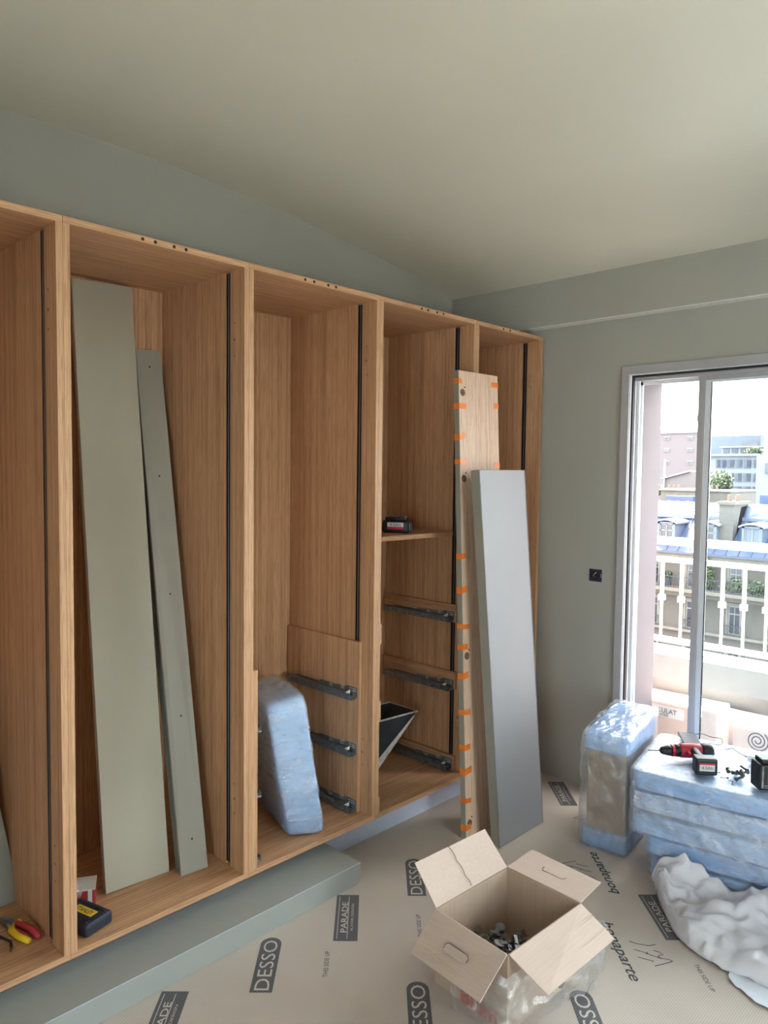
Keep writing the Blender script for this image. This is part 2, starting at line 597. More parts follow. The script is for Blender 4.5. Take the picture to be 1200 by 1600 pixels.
struct(MB().box(XL - 0.1, XO, YB, YB + 0.15, -0.1, 3.15).build('wall_back', 'paint'))
FX0, FX1, FZ0, FZ1 = -0.30, 1.00, 0.08, 2.32  # opening added behind the camera to let in more daylight
wf = MB()
wf.box(XL - 0.1, FX0, YF - 0.15, YF, -0.1, 3.15)
wf.box(FX1, XO, YF - 0.15, YF, -0.1, 3.15)
wf.box(FX0, FX1, YF - 0.15, YF, FZ1, 3.15)
wf.box(FX0, FX1, YF - 0.15, YF, -0.1, FZ0)
struct(wf.build('wall_front', 'paint'))
# glazed opening added in the unseen left wall to brighten the room
LY0, LY1, LZ0, LZ1 = -3.10, -2.10, 0.08, 2.32
wl_ = MB()
wl_.box(XL - 0.15, XL, YF - .1, LY0, -0.1, 3.15)
wl_.box(XL - 0.15, XL, LY1, YB + .1, -0.1, 3.15)
wl_.box(XL - 0.15, XL, LY0, LY1, LZ1, 3.15)
wl_.box(XL - 0.15, XL, LY0, LY1, -0.1, LZ0)
struct(wl_.build('wall_left', 'paint'))

ww = MB()
ww.box(XW, XO, WY1, YB + 0.01, -0.1, 3.1)
ww.box(XW, XO, YF - 0.05, WY0, -0.1, 3.1)
ww.box(XW, XO, WY0, WY1, WZ1, 3.1)
ww.box(XW, XO, WY0, WY1, -0.1, WZ0)
wall_window = struct(ww.build('wall_window', 'paint'))

# the beam over the window
ZB = 2.4924
beam = struct(MB().box(2.580, XW + 0.002, YF, YB, ZB, 3.05).build('trim_1', 'paint'))
MB().box(2.5806, XW, YF, YB, ZB - .003, ZB).build('soffit', 'soffit_lit', beam)

# vaulted ceiling, curving down towards the window
prof = [(-2.8, 2.80), (-2.0, 2.87), (-1.2, 2.925), (-0.5, 2.955), (0.03, 2.966), (0.5, 2.971), (0.803, 2.962),
        (1.136, 2.938), (1.524, 2.900), (1.982, 2.846), (2.298, 2.797), (2.591, 2.727), (2.75, 2.685)]
def cat(p, t):
    n = len(p) - 1
    i = min(int(t * n), n - 1)
    f = t * n - i
    g = lambda k: Vector(p[max(0, min(n, k))])
    a, b, c, d = g(i - 1), g(i), g(i + 1), g(i + 2)
    return 0.5 * ((2 * b) + (c - a) * f + (2 * a - 5 * b + 4 * c - d) * f * f + (3 * b - a - 3 * c + d) * f ** 3)
cu = [cat([Vector((x, z)) for x, z in prof], i / 60) for i in range(61)]
poly = [(p.x, YF - 0.1, p.y) for p in cu] + [(2.75, YF - 0.1, 3.2), (-2.8, YF - 0.1, 3.2)]
cm = MB()
n = len(cu)
vs_ = [(p.x, YF - 0.1, p.y) for p in cu] + [(p.x, YB + 0.1, p.y) for p in cu]
cm.add(vs_, [(i, n + i, n + i + 1, i + 1) for i in range(n - 1)])
cm.box(-2.8, 2.75, YF - 0.1, YB + 0.1, 3.02, 3.15)
struct(cm.build('ceiling', 'ceiling', smooth=True, normals=False))

# ---------------------------------------------------------------- printed marks on the floor paper
Z1, Z2 = 0.0006, 0.0011
S2 = math.sqrt(0.5)
RD, UD = Vector((S2, S2, 0)), Vector((-S2, S2, 0))     # reading direction of the roll

def block_outline(c, r, u, L, W, rnd):
    pts = [c - r * L / 2 - u * W / 2, c + r * (L / 2 - rnd) - u * W / 2]
    if rnd:
        k = 8
        for i in range(1, k):
            a = -PI / 2 + PI * i / k
            pts.append(c + r * (L / 2 - rnd + rnd * math.cos(a)) + u * (W / 2 * math.sin(a)))
    pts += [c + r * (L / 2 - rnd) + u * W / 2, c - r * L / 2 + u * W / 2]
    return pts

def flat(pts, name, mat, parent):
    return MB().add(pts, [tuple(range(len(pts)))]).build(name, mat, parent, normals=False)

def desso(cx, cy, r=RD, u=UD, L=0.285, W=0.074):
    c = Vector((cx, cy, Z1))
    b = flat(block_outline(c, r, u, L, W, W / 2), 'printed_block', 'ink_block', floor)
    cc = Vector((cx, cy, Z2)) - r * 0.004
    lettering('DESSO', cc, r, u, L * 0.90, W * 0.66, 'print_light', b, 'printed_lettering', space=1.02)
    return b

def parade(cx, cy, r=RD, u=UD, L=0.292, W=0.088):
    c = Vector((cx, cy, Z1))
    b = flat(block_outline(c, r, u, L, W, 0), 'printed_block', 'ink_block', floor)
    lettering('PARADE', Vector((cx, cy, Z2)) + u * W * 0.10, r, u, L * 0.66, W * 0.27, 'print_light', b, 'printed_lettering', bold=0.01)
    lettering('FLOOR DESIGN', Vector((cx, cy, Z2)) - u * W * 0.24, r, u, L * 0.58, W * 0.10, 'print_light', b, 'printed_lettering')
    for s in (0.36, -0.06):
        p = Vector((cx, cy, Z2)) + u * W * s
        flat([p - r * L * .46 - u * .0012, p + r * L * .46 - u * .0012, p + r * L * .46 + u * .0012, p - r * L * .46 + u * .0012],
             'printed_rule', 'print_light', b)
    return b

HORSE = [[(-.75, -.30), (-.62, -.12), (-.55, .10), (-.50, .30), (-.56, .55)],
         [(-.25, .35), (-.16, .52), (-.02, .60), (.02, .45), (.10, .38), (.16, .50)],
         [(-.30, -.30), (-.18, -.05), (-.02, .15), (.15, .42), (.22, .70), (.30, .80)],
         [(-.06, .05), (-.16, .12)],
         [(.10, -.30), (.22, -.05), (.30, .15), (.36, .10)],
         [(.55, .10), (.46, .40), (.32, .78)]]
def bonaparte(cx, cy, r, u, L=0.33, H=0.055):
    c = Vector((cx, cy, Z1))
    b = lettering('bonaparte', c, r, u, L, H, 'ink', floor, 'printed_lettering', shear=0.25, bold=0.012)
    strokes(HORSE, c + u * 0.085 + r * 0.03, r, u, 0.105, 0.0036, 'ink', b, 'printed_horse')

def small(cx, cy, r, u):
    lettering('THIS SIDE UP', Vector((cx, cy, Z1)), r, u, 0.135, 0.016, 'ink', floor, 'printed_lettering')

desso(0.556, -0.275); desso(0.755, -0.80); desso(1.33, -0.265); desso(1.10, -1.20)
desso(2.03, -1.86)
parade(0.934, -0.271); parade(2.492, -0.271); parade(0.16, -0.28); parade(1.80, -1.12); parade(1.45, -0.63)
bonaparte(1.492, -1.096, -RD, -UD)
bonaparte(1.932, -0.806, RD, UD)
bonaparte(2.36, -0.62, RD, UD)
small(0.70, -0.42, RD, UD); small(1.09, -0.50, RD, UD); small(1.56, -1.37, -RD, -UD)
small(1.50, -0.28, RD, UD); small(1.25, -1.62, -RD, -UD)

# ---------------------------------------------------------------- window
win = setting('window_1', loc=(XW, WY1, 0))
def wpart(name, mat, *b, **k):
    m = MB()
    for q in b:
        m.box(*q)
    return m.build(name, mat, win, **k)
# casing flat on the wall
wpart('casing_jamb', 'casing', (2.632, XW + .01, -0.512, -0.468, 0.02, 2.2425), bevel=0.002)
wpart('casing_head', 'casing', (2.632, XW + .01, WY0 - .03, -0.512, 2.199, 2.2425), bevel=0.002)
wpart('casing_sill', 'casing', (2.60, XW + .01, WY0 - .03, -0.512, 0.02, 0.062), bevel=0.002)
wpart('frame_edge', 'white_frame', (2.640, 2.652, -0.516, -0.512, 0.06, 2.199), (2.640, 2.652, WY0, -0.516, 2.195, 2.199))
wpart('seal', 'seal', (2.652, 2.668, -0.525, -0.505, 0.06, 2.197), (2.652, 2.668, WY0, -0.525, 2.185, 2.205))
wpart('track_jamb', 'casing', (2.668, 2.735, -0.527, -0.500, 0.06, 2.2))
wpart('track_lip', 'white_frame', (2.690, 2.697, -0.541, -0.527, 0.10, 2.19), (2.728, 2.735, -0.541, -0.527, 0.10, 2.19))
wpart('track_head', 'casing', (2.668, 2.735, WY0, -0.527, 2.168, 2.206))
wpart('head_lip', 'white_frame', (2.728, 2.735, WY0, -0.527, 2.152, 2.168))
wpart('track_sill', 'casing', (2.652, 2.735, WY0, -0.527, 0.06, 0.095))
wpart('reveal_jamb', 'reveal', (2.735, XO + .004, -0.535, -0.500, 0.06, 2.206))
wpart('reveal_head', 'reveal', (2.735, XO + .004, WY0, -0.535, 2.185, 2.206))
wpart('reveal_sill', 'reveal', (2.735, XO + .03, WY0, -0.535, 0.03, 0.07))
# sliding sashes: the left leaf stands open behind the second one
def sash(y1, y0, xa, name):
    s = MB()
    s.box(xa, xa + .034, y1 - .034, y1, 0.10, 2.19)
    s.box(xa, xa + .034, y0, y0 + .034, 0.10, 2.19)
    s.box(xa, xa + .034, y0 + .034, y1 - .034, 2.150, 2.19)
    s.box(xa, xa + .034, y0 + .034, y1 - .034, 0.10, 0.16)
    o = s.build(name, 'casing', win, bevel=0.002)
    g = MB()
    g.box(xa + .006, xa + .028, y1 - .056, y1 - .034, 0.16, 2.15)
    g.box(xa + .006, xa + .028, y0 + .034, y0 + .056, 0.16, 2.15)
    g.box(xa + .006, xa + .028, y0 + .056, y1 - .056, 2.140, 2.15)
    g.box(xa + .006, xa + .028, y0 + .056, y1 - .056, 0.16, 0.17)
    g.build('glazing_bead', 'white_frame', o)
    MB().box(xa + .010, xa + .016, y1 - .060, y1 - .056, 0.17, 2.14).build('glass_seal', 'seal', o)
    MB().box(xa + .014, xa + .020, y0 + .056, y1 - .060, 0.17, 2.14).build('pane', 'glass', o)
    return o
sash(-0.836, -1.70, 2.694, 'sash')
sash(-1.66, -2.52, 2.658, 'sash')
sash(-2.48, -3.24, 2.694, 'sash')
MB().box(2.690, 2.712, -0.884, -0.866, 2.172, 2.190).build('roller_block', 'seal', win)
MB().box(2.684, 2.694, -0.845, -0.838, 1.955, 1.985).build('latch', 'casing', win)

added_win_left = setting('added_window_left', loc=(XL, LY0, 0))  # added window, out of view, for light from the left
fr2 = MB()
for yy in (LY0, LY0 + .475, LY1 - .05):
    fr2.box(XL - .09, XL - .04, yy, yy + .05, LZ0, LZ1)
fr2.box(XL - .09, XL - .04, LY0, LY1, LZ0, LZ0 + .06)
fr2.box(XL - .09, XL - .04, LY0, LY1, LZ1 - .05, LZ1)
fr2.build('frame', 'casing', added_win_left)
for y0, y1 in ((LY0 + .05, LY0 + .475), (LY0 + .525, LY1 - .05)):
    MB().box(XL - .068, XL - .062, y0, y1, LZ0 + .06, LZ1 - .05).build('pane', 'glass', added_win_left)

added_win_front = setting('added_window_front', loc=(FX0, YF, 0))  # added window, unseen, lights the wardrobe fronts and back wall
fr3 = MB()
for xx in (FX0, FX0 + .625, FX1 - .05):
    fr3.box(xx, xx + .05, YF - .09, YF - .04, FZ0, FZ1)
fr3.box(FX0, FX1, YF - .09, YF - .04, FZ0, FZ0 + .06)
fr3.box(FX0, FX1, YF - .09, YF - .04, FZ1 - .05, FZ1)
fr3.build('frame', 'casing', added_win_front)
for x0, x1 in ((FX0 + .05, FX0 + .625), (FX0 + .675, FX1 - .05)):
    MB().box(x0, x1, YF - .068, YF - .062, FZ0 + .06, FZ1 - .05).build('pane', 'glass', added_win_front)

# ---------------------------------------------------------------- balcony
struct(MB().box(XO, 3.80, -5.0, 3.0, -0.15, 0.02).build('balcony_floor', 'concrete'))
struct(MB().box(-9.0, XL - .15, -9.0, 4.0, -0.15, 0.0).box(XL - .15, 6.0, -9.0, YF - .15, -0.15, 0.0).build('added_terrace', 'terrace'))  # unseen terrace, added to bounce sunlight up to the ceiling
pp = MB()
pp.prism([(3.56, -5.0, 0.02), (3.56, -5.0, 0.16), (3.50, -5.0, 0.44), (3.56, -5.0, 0.575), (3.80, -5.0, 0.585), (3.80, -5.0, 0.02)], (0, 8.0, 0))
parapet = struct(pp.build('balcony_parapet', 'parapet'))
MB().box(3.51, 3.56, -5.0, 3.0, 0.02, 0.30).build('parapet_footing', 'concrete', parapet)
struct(MB().box(XO - .02, XO + .02, WY1 + .0, 3.0, -3.0, 3.6).build('facade_panel', 'reveal'))

rail = thing('balcony_railing', 'white metal balcony railing with two top rails and collared balusters', 'railing', (3.70, -0.9, 0.58))
MB().box(3.672, 3.728, -4.6, 1.6, 1.250, 1.300).build('hand_rail', 'white_paint', rail, bevel=0.008, seg=2)
MB().box(3.682, 3.718, -4.6, 1.6, 1.140, 1.172).build('upper_rail', 'white_paint', rail, bevel=0.003)
MB().box(3.682, 3.718, -4.6, 1.6, 0.626, 0.660).build('lower_rail', 'white_paint', rail, bevel=0.003)
bal = None
def baluster(y):
    m = MB()
    m.box(3.693, 3.707, y - .007, y + .007, 0.655, 1.145)
    m.box(3.682, 3.718, y - .018, y + .018, 0.893, 0.928)
    m.box(3.690, 3.710, y - .0095, y + .0095, 0.93, 1.145)
    return m
b0 = baluster(0.0).build('baluster', 'white_paint', rail)
ys = [-0.25 - 0.125 * i for i in range(-12, 32)]
for i, y in enumerate(ys):
    o = b0 if i == 0 else b0.copy()
    if i:
        COL.objects.link(o)
        o.parent = rail
    o.location = (0, y, 0)
for y in (1.3, 0.3, -1.62, -2.7, -3.8):
    MB().box(3.685, 3.715, y - .015, y + .015, 0.57, 1.26).build('post', 'white_paint', rail)

def balcony_carton(label, x0, x1, y0, y1, z0, z1, rot):
    c = Vector(((x0 + x1) / 2, (y0 + y1) / 2, z0))
    t = thing('balcony_carton', label, 'carton', c)
    R_ = Matrix.Translation(c) @ Matrix.Rotation(rot, 4, 'Z') @ Matrix.Translation(-c)
    MB().box(x0, x1, y0, y1, z0, z1 - .004).move(R_).build('body', 'card', t, bevel=0.004)
    for a_, b_ in ((x0 + .003, (x0 + x1) / 2 - .002), ((x0 + x1) / 2 + .002, x1 - .003)):
        MB().box(a_, b_, y0 + .003, y1 - .003, z1 - .004, z1).move(R_).build('flap', 'card_y', t)
    MB().box((x0 + x1) / 2 - .025, (x0 + x1) / 2 + .025, y0 + .004, y1 - .004, z1, z1 + .0006).move(R_).build('packing_tape', 'label_white', t)
    return t, R_
t_, R_ = balcony_carton('sunlit cardboard carton with a printed front on the balcony outside the open leaf', 3.00, 3.22, -0.86, -0.44, 0.02, 0.455, 0.06)
q_ = R_ @ Vector((2.9985, -.66, .405))
MB().box(2.9985, 3.001, -.69, -.47, .375, .435).move(R_).build('white_label', 'label_white', t_)
lettering('MAKULAT', R_ @ Vector((2.9975, -.575, .410)), (0, -1, 0), (0, 0, 1), .155, .026, 'ink', t_)
lettering('PAPIER', R_ @ Vector((2.9975, -.575, .386)), (0, -1, 0), (0, 0, 1), .070, .012, 'ink', t_)
balcony_carton('pale flat carton against the balcony parapet behind the printed carton', 3.26, 3.48, -0.90, -0.30, 0.02, 0.36, -0.03)
t_, R_ = balcony_carton('long low carton with a printed spiral on the balcony behind the sliding glass', 3.06, 3.34, -1.78, -0.93, 0.02, 0.40, 0.0)
sp = [[(.055 * math.cos(a) * (a / 20), .055 * math.sin(a) * (a / 20)) for a in [k * .25 for k in range(12, 80)]]]
strokes(sp, (3.0585, -1.05, .345), (0, -1, 0), (0, 0, 1), 1.0, .006, 'ink', t_, 'printed_spiral')
for x, w_, dz in ((.12, .03, 0), (.17, .03, 0), (.22, .045, 0), (.29, .03, 0), (.14, .05, -.03), (.21, .05, -.03), (.29, .04, -.03)):
    strokes([[(x, dz), (x + w_, dz)]], (3.0585, -1.05, .355), (0, -1, 0), (0, 0, 1), 1.0, .007, 'ink', t_, 'printed_line')

# ================================================================ the street outside
M['stone'] = brickish('limestone_facade', (0.088, 0.078, 0.065), (0.076, 0.068, 0.058), (0.058, 0.053, 0.047), 1.1)
M['stone_trim'] = plain('limestone_ledge', (0.101, 0.091, 0.077), 0.85, var=0.12, vscale=2)
M['zincroof'] = plain('blue_zinc_sheet', (0.042, 0.062, 0.125), 0.42, metal=0.15, var=0.10, vscale=1.5)
M['zincroof_top'] = plain('bright_zinc_sheet', (0.138, 0.144, 0.154), 0.45, metal=0.1, var=0.08, vscale=1.5)
M['seam'] = plain('zinc_seam', (0.040, 0.045, 0.074), 0.5)
M['dormer'] = plain('pale_blue_dormer_zinc', (0.080, 0.101, 0.144), 0.5, var=0.1, vscale=3)
M['win_dark'] = plain('dark_window_glass', (0.019, 0.023, 0.029), 0.12, var=0.4, vscale=1.2)
M['win_frame'] = plain('white_timber_frame', (0.138, 0.138, 0.144), 0.6)
M['iron'] = plain('black_wrought_iron', (0.019, 0.023, 0.034), 0.6)
M['chim'] = brickish('grey_rendered_chimney', (0.093, 0.087, 0.080), (0.077, 0.074, 0.069), (0.064, 0.061, 0.058), 1.6)
M['farbrick'] = brickish('pinkish_far_brick', (0.085, 0.077, 0.086), (0.078, 0.071, 0.081), (0.095, 0.088, 0.095), 0.9)
M['farwhite'] = plain('white_far_render', (0.181, 0.196, 0.219), 0.8, var=0.08, vscale=0.4)
M['farblue'] = plain('bluish_far_render', (0.082, 0.095, 0.125), 0.8, var=0.18, vscale=0.3)
M['farwin'] = plain('far_window_glass', (0.045, 0.051, 0.064), 0.3, var=0.4, vscale=0.6)
M['leaf'] = plain('green_foliage', (0.048, 0.066, 0.027), 0.7, var=0.5, vscale=9)
M['leaf_dark'] = plain('dark_green_foliage', (0.024, 0.034, 0.020), 0.7, var=0.6, vscale=12)
M['pot'] = plain('dark_plant_pot', (0.016, 0.019, 0.024), 0.6)
M['terracotta'] = plain('chimney_pot_clay', (0.117, 0.080, 0.058), 0.8)
M['street'] = plain('street_ground', (0.053, 0.053, 0.053), 0.9)

struct(MB().box(-60, 260, -160, 200, -17.2, -17).build('street_ground', 'street'))

bld = thing('apartment_building', 'stone apartment building across the street with blue zinc mansard roof', 'building', (38.55, 12, -17))
FX = 38.55                      # facade plane
ZE, ZM, ZR = -2.46, -0.65, -0.03
XM, XR = 40.71, 47.55
Y0, Y1 = -8.0, 34.0
MB().box(FX, FX + 10, Y0, Y1, -17, ZE - .30).build('facade', 'stone', bld)
MB().box(FX - .30, FX + .3, Y0, Y1, ZE - .34, ZE).build('cornice', 'stone_trim', bld)
MB().box(FX - .42, FX - .20, Y0, Y1, ZE - .02, ZE + .10).build('gutter', 'seam', bld)
MB().prism([(FX - .1, Y0, ZE), (XM, Y0, ZM), (XM, Y0, ZE)], (0, Y1 - Y0, 0)).build('mansard_roof', 'zincroof', bld)
MB().prism([(XM - .12, Y0, ZM), (XM - .12, Y0, ZM + .10), (XR, Y0, ZR), (XR + 7, Y0, ZM), ], (0, Y1 - Y0, 0)).build('upper_roof', 'zincroof_top', bld)
MB().box(XM - .20, XM - .06, Y0, Y1, ZM - .05, ZM + .13).build('roof_edge', 'dormer', bld)
sm0 = None
def seam_mb(a, b, w, h):
    a, b = Vector(a), Vector(b)
    nrm = (b - a).cross(Vector((0, 1, 0))).normalized()
    if nrm.z < 0:
        nrm = -nrm
    m = MB()
    wv = Vector((0, w / 2, 0))
    m.hexa([a - wv, b - wv, b + wv, a + wv, a - wv + nrm * h, b - wv + nrm * h, b + wv + nrm * h, a + wv + nrm * h])
    return m
s_man = seam_mb((FX - .1, 0, ZE), (XM, 0, ZM), 0.05, 0.05)
s_top = seam_mb((XM - .1, 0, ZM + .10), (XR, 0, ZR), 0.06, 0.05)
first = {}
y = 3.0
k = 0
while y < 21:
    for key, mb_, mt in (('m', s_man, 'seam'), ('t', s_top, 'seam')):
        if key in first:
            o = first[key].copy()
            COL.objects.link(o)
            o.parent = bld
        else:
            o = mb_.build('roof_seam', mt, bld)
            first[key] = o
        o.location.y = y
    y += 0.62
    k += 1

def dormer(yc, w=0.98, shut=False):
    xf = FX + 0.28
    zb, zt = -2.05, -0.86
    d = MB()
    d.box(xf, XM + .2, yc - w / 2, yc - w / 2 + .12, zb, zt)
    d.box(xf, XM + .2, yc + w / 2 - .12, yc + w / 2, zb, zt)
    d.box(xf, XM + .2, yc - w / 2, yc + w / 2, zt - .1, zt)
    o = d.build('dormer', 'dormer', bld)
    n_ = 10
    pts = []
    for i in range(n_ + 1):
        t = i / n_ * 2 - 1
        pts.append((xf - .12, yc + t * (w / 2 + .14), zt + .17 * (1 - t * t)))
    pts += [(xf - .12, p[1], p[2] - .09) for p in reversed(pts)]
    MB().prism(pts, (XM - xf + .1, 0, 0)).build('dormer_hood', 'zincroof_top', o)
    MB().box(xf + .10, xf + .16, yc - w / 2 + .12, yc + w / 2 - .12, zb, zt - .1).build('pane', 'dormer' if shut else 'win_dark', o)
    fr = MB()
    ww_ = w / 2 - .12
    for yy in (-ww_, -.03, ww_ - .06):
        fr.box(xf + .06, xf + .11, yc + yy, yc + yy + .06, zb, zt - .1)
    if not shut:
        for zz in (zb + .05, -1.35, zt - .16):
            fr.box(xf + .06, xf + .11, yc - ww_, yc + ww_, zz, zz + .05)
    fr.build('window_frame', 'win_frame', o)
dormer(14.92); dormer(12.72); dormer(10.50, shut=True); dormer(8.2); dormer(17.2)

ch = MB().box(39.2, 41.4, 11.55, 12.28, -2.2, 0.30).build('chimney', 'chim', bld)
MB().box(39.12, 41.5, 11.47, 12.36, 0.18, 0.34).build('chimney_cap', 'stone_trim', ch)
MB().prism([(39.3, 11.08, -2.2), (39.3, 11.55, -2.2), (40.3, 11.55, .05), (41.2, 11.55, .1), (41.2, 11.35, .05)], (1.4, 0, 0)).build('chimney_flashing', 'zincroof', ch)
for yy in (11.7, 12.1):
    MB().cyl((40.2, yy, .34), (40.2, yy, .70), .13, .10, 12).build('chimney_pot', 'terracotta', ch)

def bwin(yc, z0, z1, w=0.62, lintel=True):
    """one facade window"""
    o = MB().box(FX - .03, FX + .06, yc - w / 2, yc + w / 2, z0, z1).build('window', 'win_frame', bld)
    half = w / 2 - .07
    for s in (-1, 1):
        a, b = (yc + .025, yc + half) if s > 0 else (yc - half, yc - .025)
        MB().box(FX - .05, FX - .02, a, b, z0 + .08, z0 + (z1 - z0) * .70).build('pane', 'win_dark', o)
        MB().box(FX - .05, FX - .02, a, b, z0 + (z1 - z0) * .74, z1 - .07).build('pane', 'win_dark', o)
    if lintel:
        MB().box(FX - .10, FX, yc - w / 2 - .12, yc - w / 2, z0, z1 + .1).build('surround', 'stone_trim', o)
        MB().box(FX - .10, FX, yc + w / 2, yc + w / 2 + .12, z0, z1 + .1).build('surround', 'stone_trim', o)
        MB().box(FX - .12, FX, yc - w / 2 - .12, yc + w / 2 + .12, z1, z1 + .14).build('surround', 'stone_trim', o)
for yc in (15.4, 13.25, 11.08, 8.9, 17.6):
    bwin(yc, -4.25, -2.98)
    bwin(yc, -6.45, -4.95)
    bwin(yc, -8.9, -7.35)
MB().box(FX - .95, FX, Y0, Y1, -4.42, -4.24).build('balcony_ledge', 'stone_trim', bld)
MB().box(FX - .30, FX, Y0, Y1, -6.62, -6.48).build('balcony_ledge', 'stone_trim', bld)
MB().box(FX - .20, FX, Y0, Y1, -4.75, -4.42).build('frieze', 'stone_trim', bld)

def iron_rail(y0, y1, z0, z1, x):
    o = MB().box(x - .02, x + .02, y0, y1, z1 - .04, z1).box(x - .02, x + .02, y0, y1, z0 + .04, z0 + .08).build('iron_railing', 'iron', bld)
    m = MB()
    yy = y0
    i = 0
    while yy < y1:
        m.tube([(x, yy, z0), (x, yy + .06, z0 + (z1 - z0) * .33), (x, yy - .05, z0 + (z1 - z0) * .66), (x, yy, z1 - .02)], .014, 4)
        yy += .14
    b = m.build('scrollwork', 'iron', o)
    b['kind'] = 'stuff'
iron_rail(7.5, 18.0, -4.24, -3.62, FX - .90)
for yc in (15.4, 13.25, 11.08, 8.9):
    iron_rail(yc - .5, yc + .5, -6.48, -5.95, FX - .22)

def foliage(name, label, centre, rad, n, leaf, mat, group=None, pot=None, cat='plant', trunk=None):
    c = Vector(centre)
    t = thing(name, label, cat, (c.x, c.y, c.z - rad[2] if trunk is None else trunk), group)
    rnd = random.Random(hash(label) % 1000 if False else len(label) * 31 + int(c.y * 10))
    m = MB()
    for i in range(n):
        while True:
            p = Vector((rnd.uniform(-1, 1), rnd.uniform(-1, 1), rnd.uniform(-1, 1)))
            if 0.15 < p.length < 1:
                break
        q = c + Vector((p.x * rad[0], p.y * rad[1], p.z * rad[2]))
        a = Vector((rnd.uniform(-1, 1), rnd.uniform(-1, 1), rnd.uniform(-1, 1))).normalized() * leaf
        b = a.orthogonal().normalized() * leaf * .5
        m.add([q - a, q + b, q + a, q - b], [(0, 1, 2, 3)])
    f = m.build('foliage', mat, t, normals=False)
    f['kind'] = 'stuff'
    if pot:
        MB().cyl((c.x, c.y, pot[0]), (c.x, c.y, pot[1]), pot[2] * .8, pot[2], 12).build('pot', 'pot', t)
    if trunk is not None:
        MB().tube([(c.x, c.y, trunk), (c.x + .1, c.y, (trunk + c.z) / 2), (c.x, c.y, c.z)], [.35, .25, .12], 8).build('trunk', 'pot', t)
    return t
foliage('potted_shrub', 'clipped dark shrub in a pot at the left end of the opposite balcony', (37.95, 15.62, -3.55), (.28, .26, .30), 260, .09, 'leaf_dark', pot=(-4.24, -3.75, .22))
foliage('potted_shrub', 'small dark potted shrub on the opposite balcony between the bars', (37.95, 14.35, -3.62), (.24, .24, .22), 220, .09, 'leaf_dark', pot=(-4.24, -3.75, .20))
foliage('climbing_plant', 'tall pale green climber on the opposite facade beside the balcony', (38.1, 12.45, -3.45), (.3, .45, .95), 420, .11, 'leaf')
foliage('balcony_hedge', 'leafy green hedge along the opposite balcony rail at the right', (37.9, 10.3, -3.85), (.3, 1.5, .42), 700, .10, 'leaf')

# the far city
fb = thing('far_brick_building', 'blank pinkish brick building with six tiny windows on the skyline', 'building', (81.75, 36, -17))
MB().box(81.75, 82.6, 30.15, 46, -17, 6.42).build('wall', 'farbrick', fb)
MB().box(81.6, 82.7, 30.0, 46, 6.38, 6.55).build('coping', 'farwhite', fb)
for z in (5.83, 4.5, 3.09):
    for yc in (33.67, 31.05, 37.2):
        o = MB().box(81.68, 81.8, yc - .32, yc + .32, z - .20, z + .20).build('window', 'farwhite', fb)
        for s in (-.16, .16):
            MB().box(81.62, 81.7, yc + s - .13, yc + s + .13, z - .14, z + .14).build('pane', 'farwin', o)
for yc, h in ((34.6, .4), (34.1, .55), (33.7, .5), (33.3, .35), (32.2, .3), (31.3, .35)):
    MB().cyl((82.2, yc, 6.5), (82.2, yc, 6.5 + h), .09, n=8).build('chimney_pot', 'farwin', fb)

gb = thing('gable_house', 'low house with white slanting roof in front of the brick building', 'house', (69.15, 27, -17))
MB().prism([(69.15, 28.4, -17), (69.15, 28.4, 1.30), (69.15, 25.9, 2.02), (69.15, 24.6, 2.02), (69.15, 24.6, -17)], (6, 0, 0)).build('wall', 'farbrick', gb)
MB().prism([(68.9, 28.6, 1.26), (68.9, 28.6, 1.40), (68.9, 25.9, 2.16), (68.9, 25.9, 2.02)], (6.4, 0, 0)).build('roof', 'zincroof_top', gb)
MB().box(69.5, 71, 25.2, 25.9, 0, 1.55).build('chimney', 'farblue', gb)
MB().cyl((69.0, 28.3, .6), (69.0, 28.3, 3.2), .10, n=8).build('antenna_mast', 'win_frame', gb)

lb = thing('low_terrace_building', 'low beige building with flat white coping behind the zinc roof', 'building', (60.0, 24, -17))
MB().box(60, 66, 19.0, 24.6, -17, .42).build('wall', 'stone_trim', lb)
MB().box(59.8, 66, 18.9, 24.7, .42, .56).build('coping', 'zincroof_top', lb)
MB().box(58.2, 60, 21.2, 23.4, -17, .02).build('dormer', 'zincroof', lb)
MB().box(58.0, 60, 14.0, 16.2, -17, .30).build('stair_head', 'zincroof', lb)
for yc in (24.1, 23.7, 23.3, 20.6, 20.2):
    MB().cyl((60.4, yc, .56), (60.4, yc, .9), .10, n=8).build('chimney_pot', 'terracotta', lb)

wb = thing('white_apartment_block', 'white modern apartment block with rows of large windows and roof terrace', 'building', (99.75, 33, -17))
MB().box(99.75, 112, 29.6, 40, -17, 4.32).build('wall', 'farwhite', wb)
MB().box(99.3, 100, 29.5, 40, 4.25, 4.55).build('terrace_edge', 'farwhite', wb)
MB().box(101.5, 108, 30.0, 34.8, 4.5, 5.49).build('roof_storey', 'farwhite', wb)
MB().box(101.2, 108.3, 28.8, 35.0, 5.40, 5.58).build('roof_slab', 'farwhite', wb)
for r_, z in enumerate((3.30, 1.55, -0.15)):
    for yc, w in ((34.55, .5), (33.9, .75), (32.95, .85), (31.95, .8), (30.9, .9), (29.95, .45)):
        o = MB().box(99.62, 99.8, yc - w / 2, yc + w / 2, z - .55, z + .50).build('window', 'farblue', wb)
        MB().box(99.55, 99.64, yc - w / 2 + .06, yc + .02, z - .45, z + .42).build('pane', 'farwin', o)
for yc in (34.2, 33.1, 32.0):
    MB().box(101.35, 101.52, yc - .4, yc + .4, 4.65, 5.30).build('window', 'farwin', wb)
pb = thing('grey_rooftop_block', 'bluish grey block rising behind the white apartments', 'building', (108.75, 36, -17))
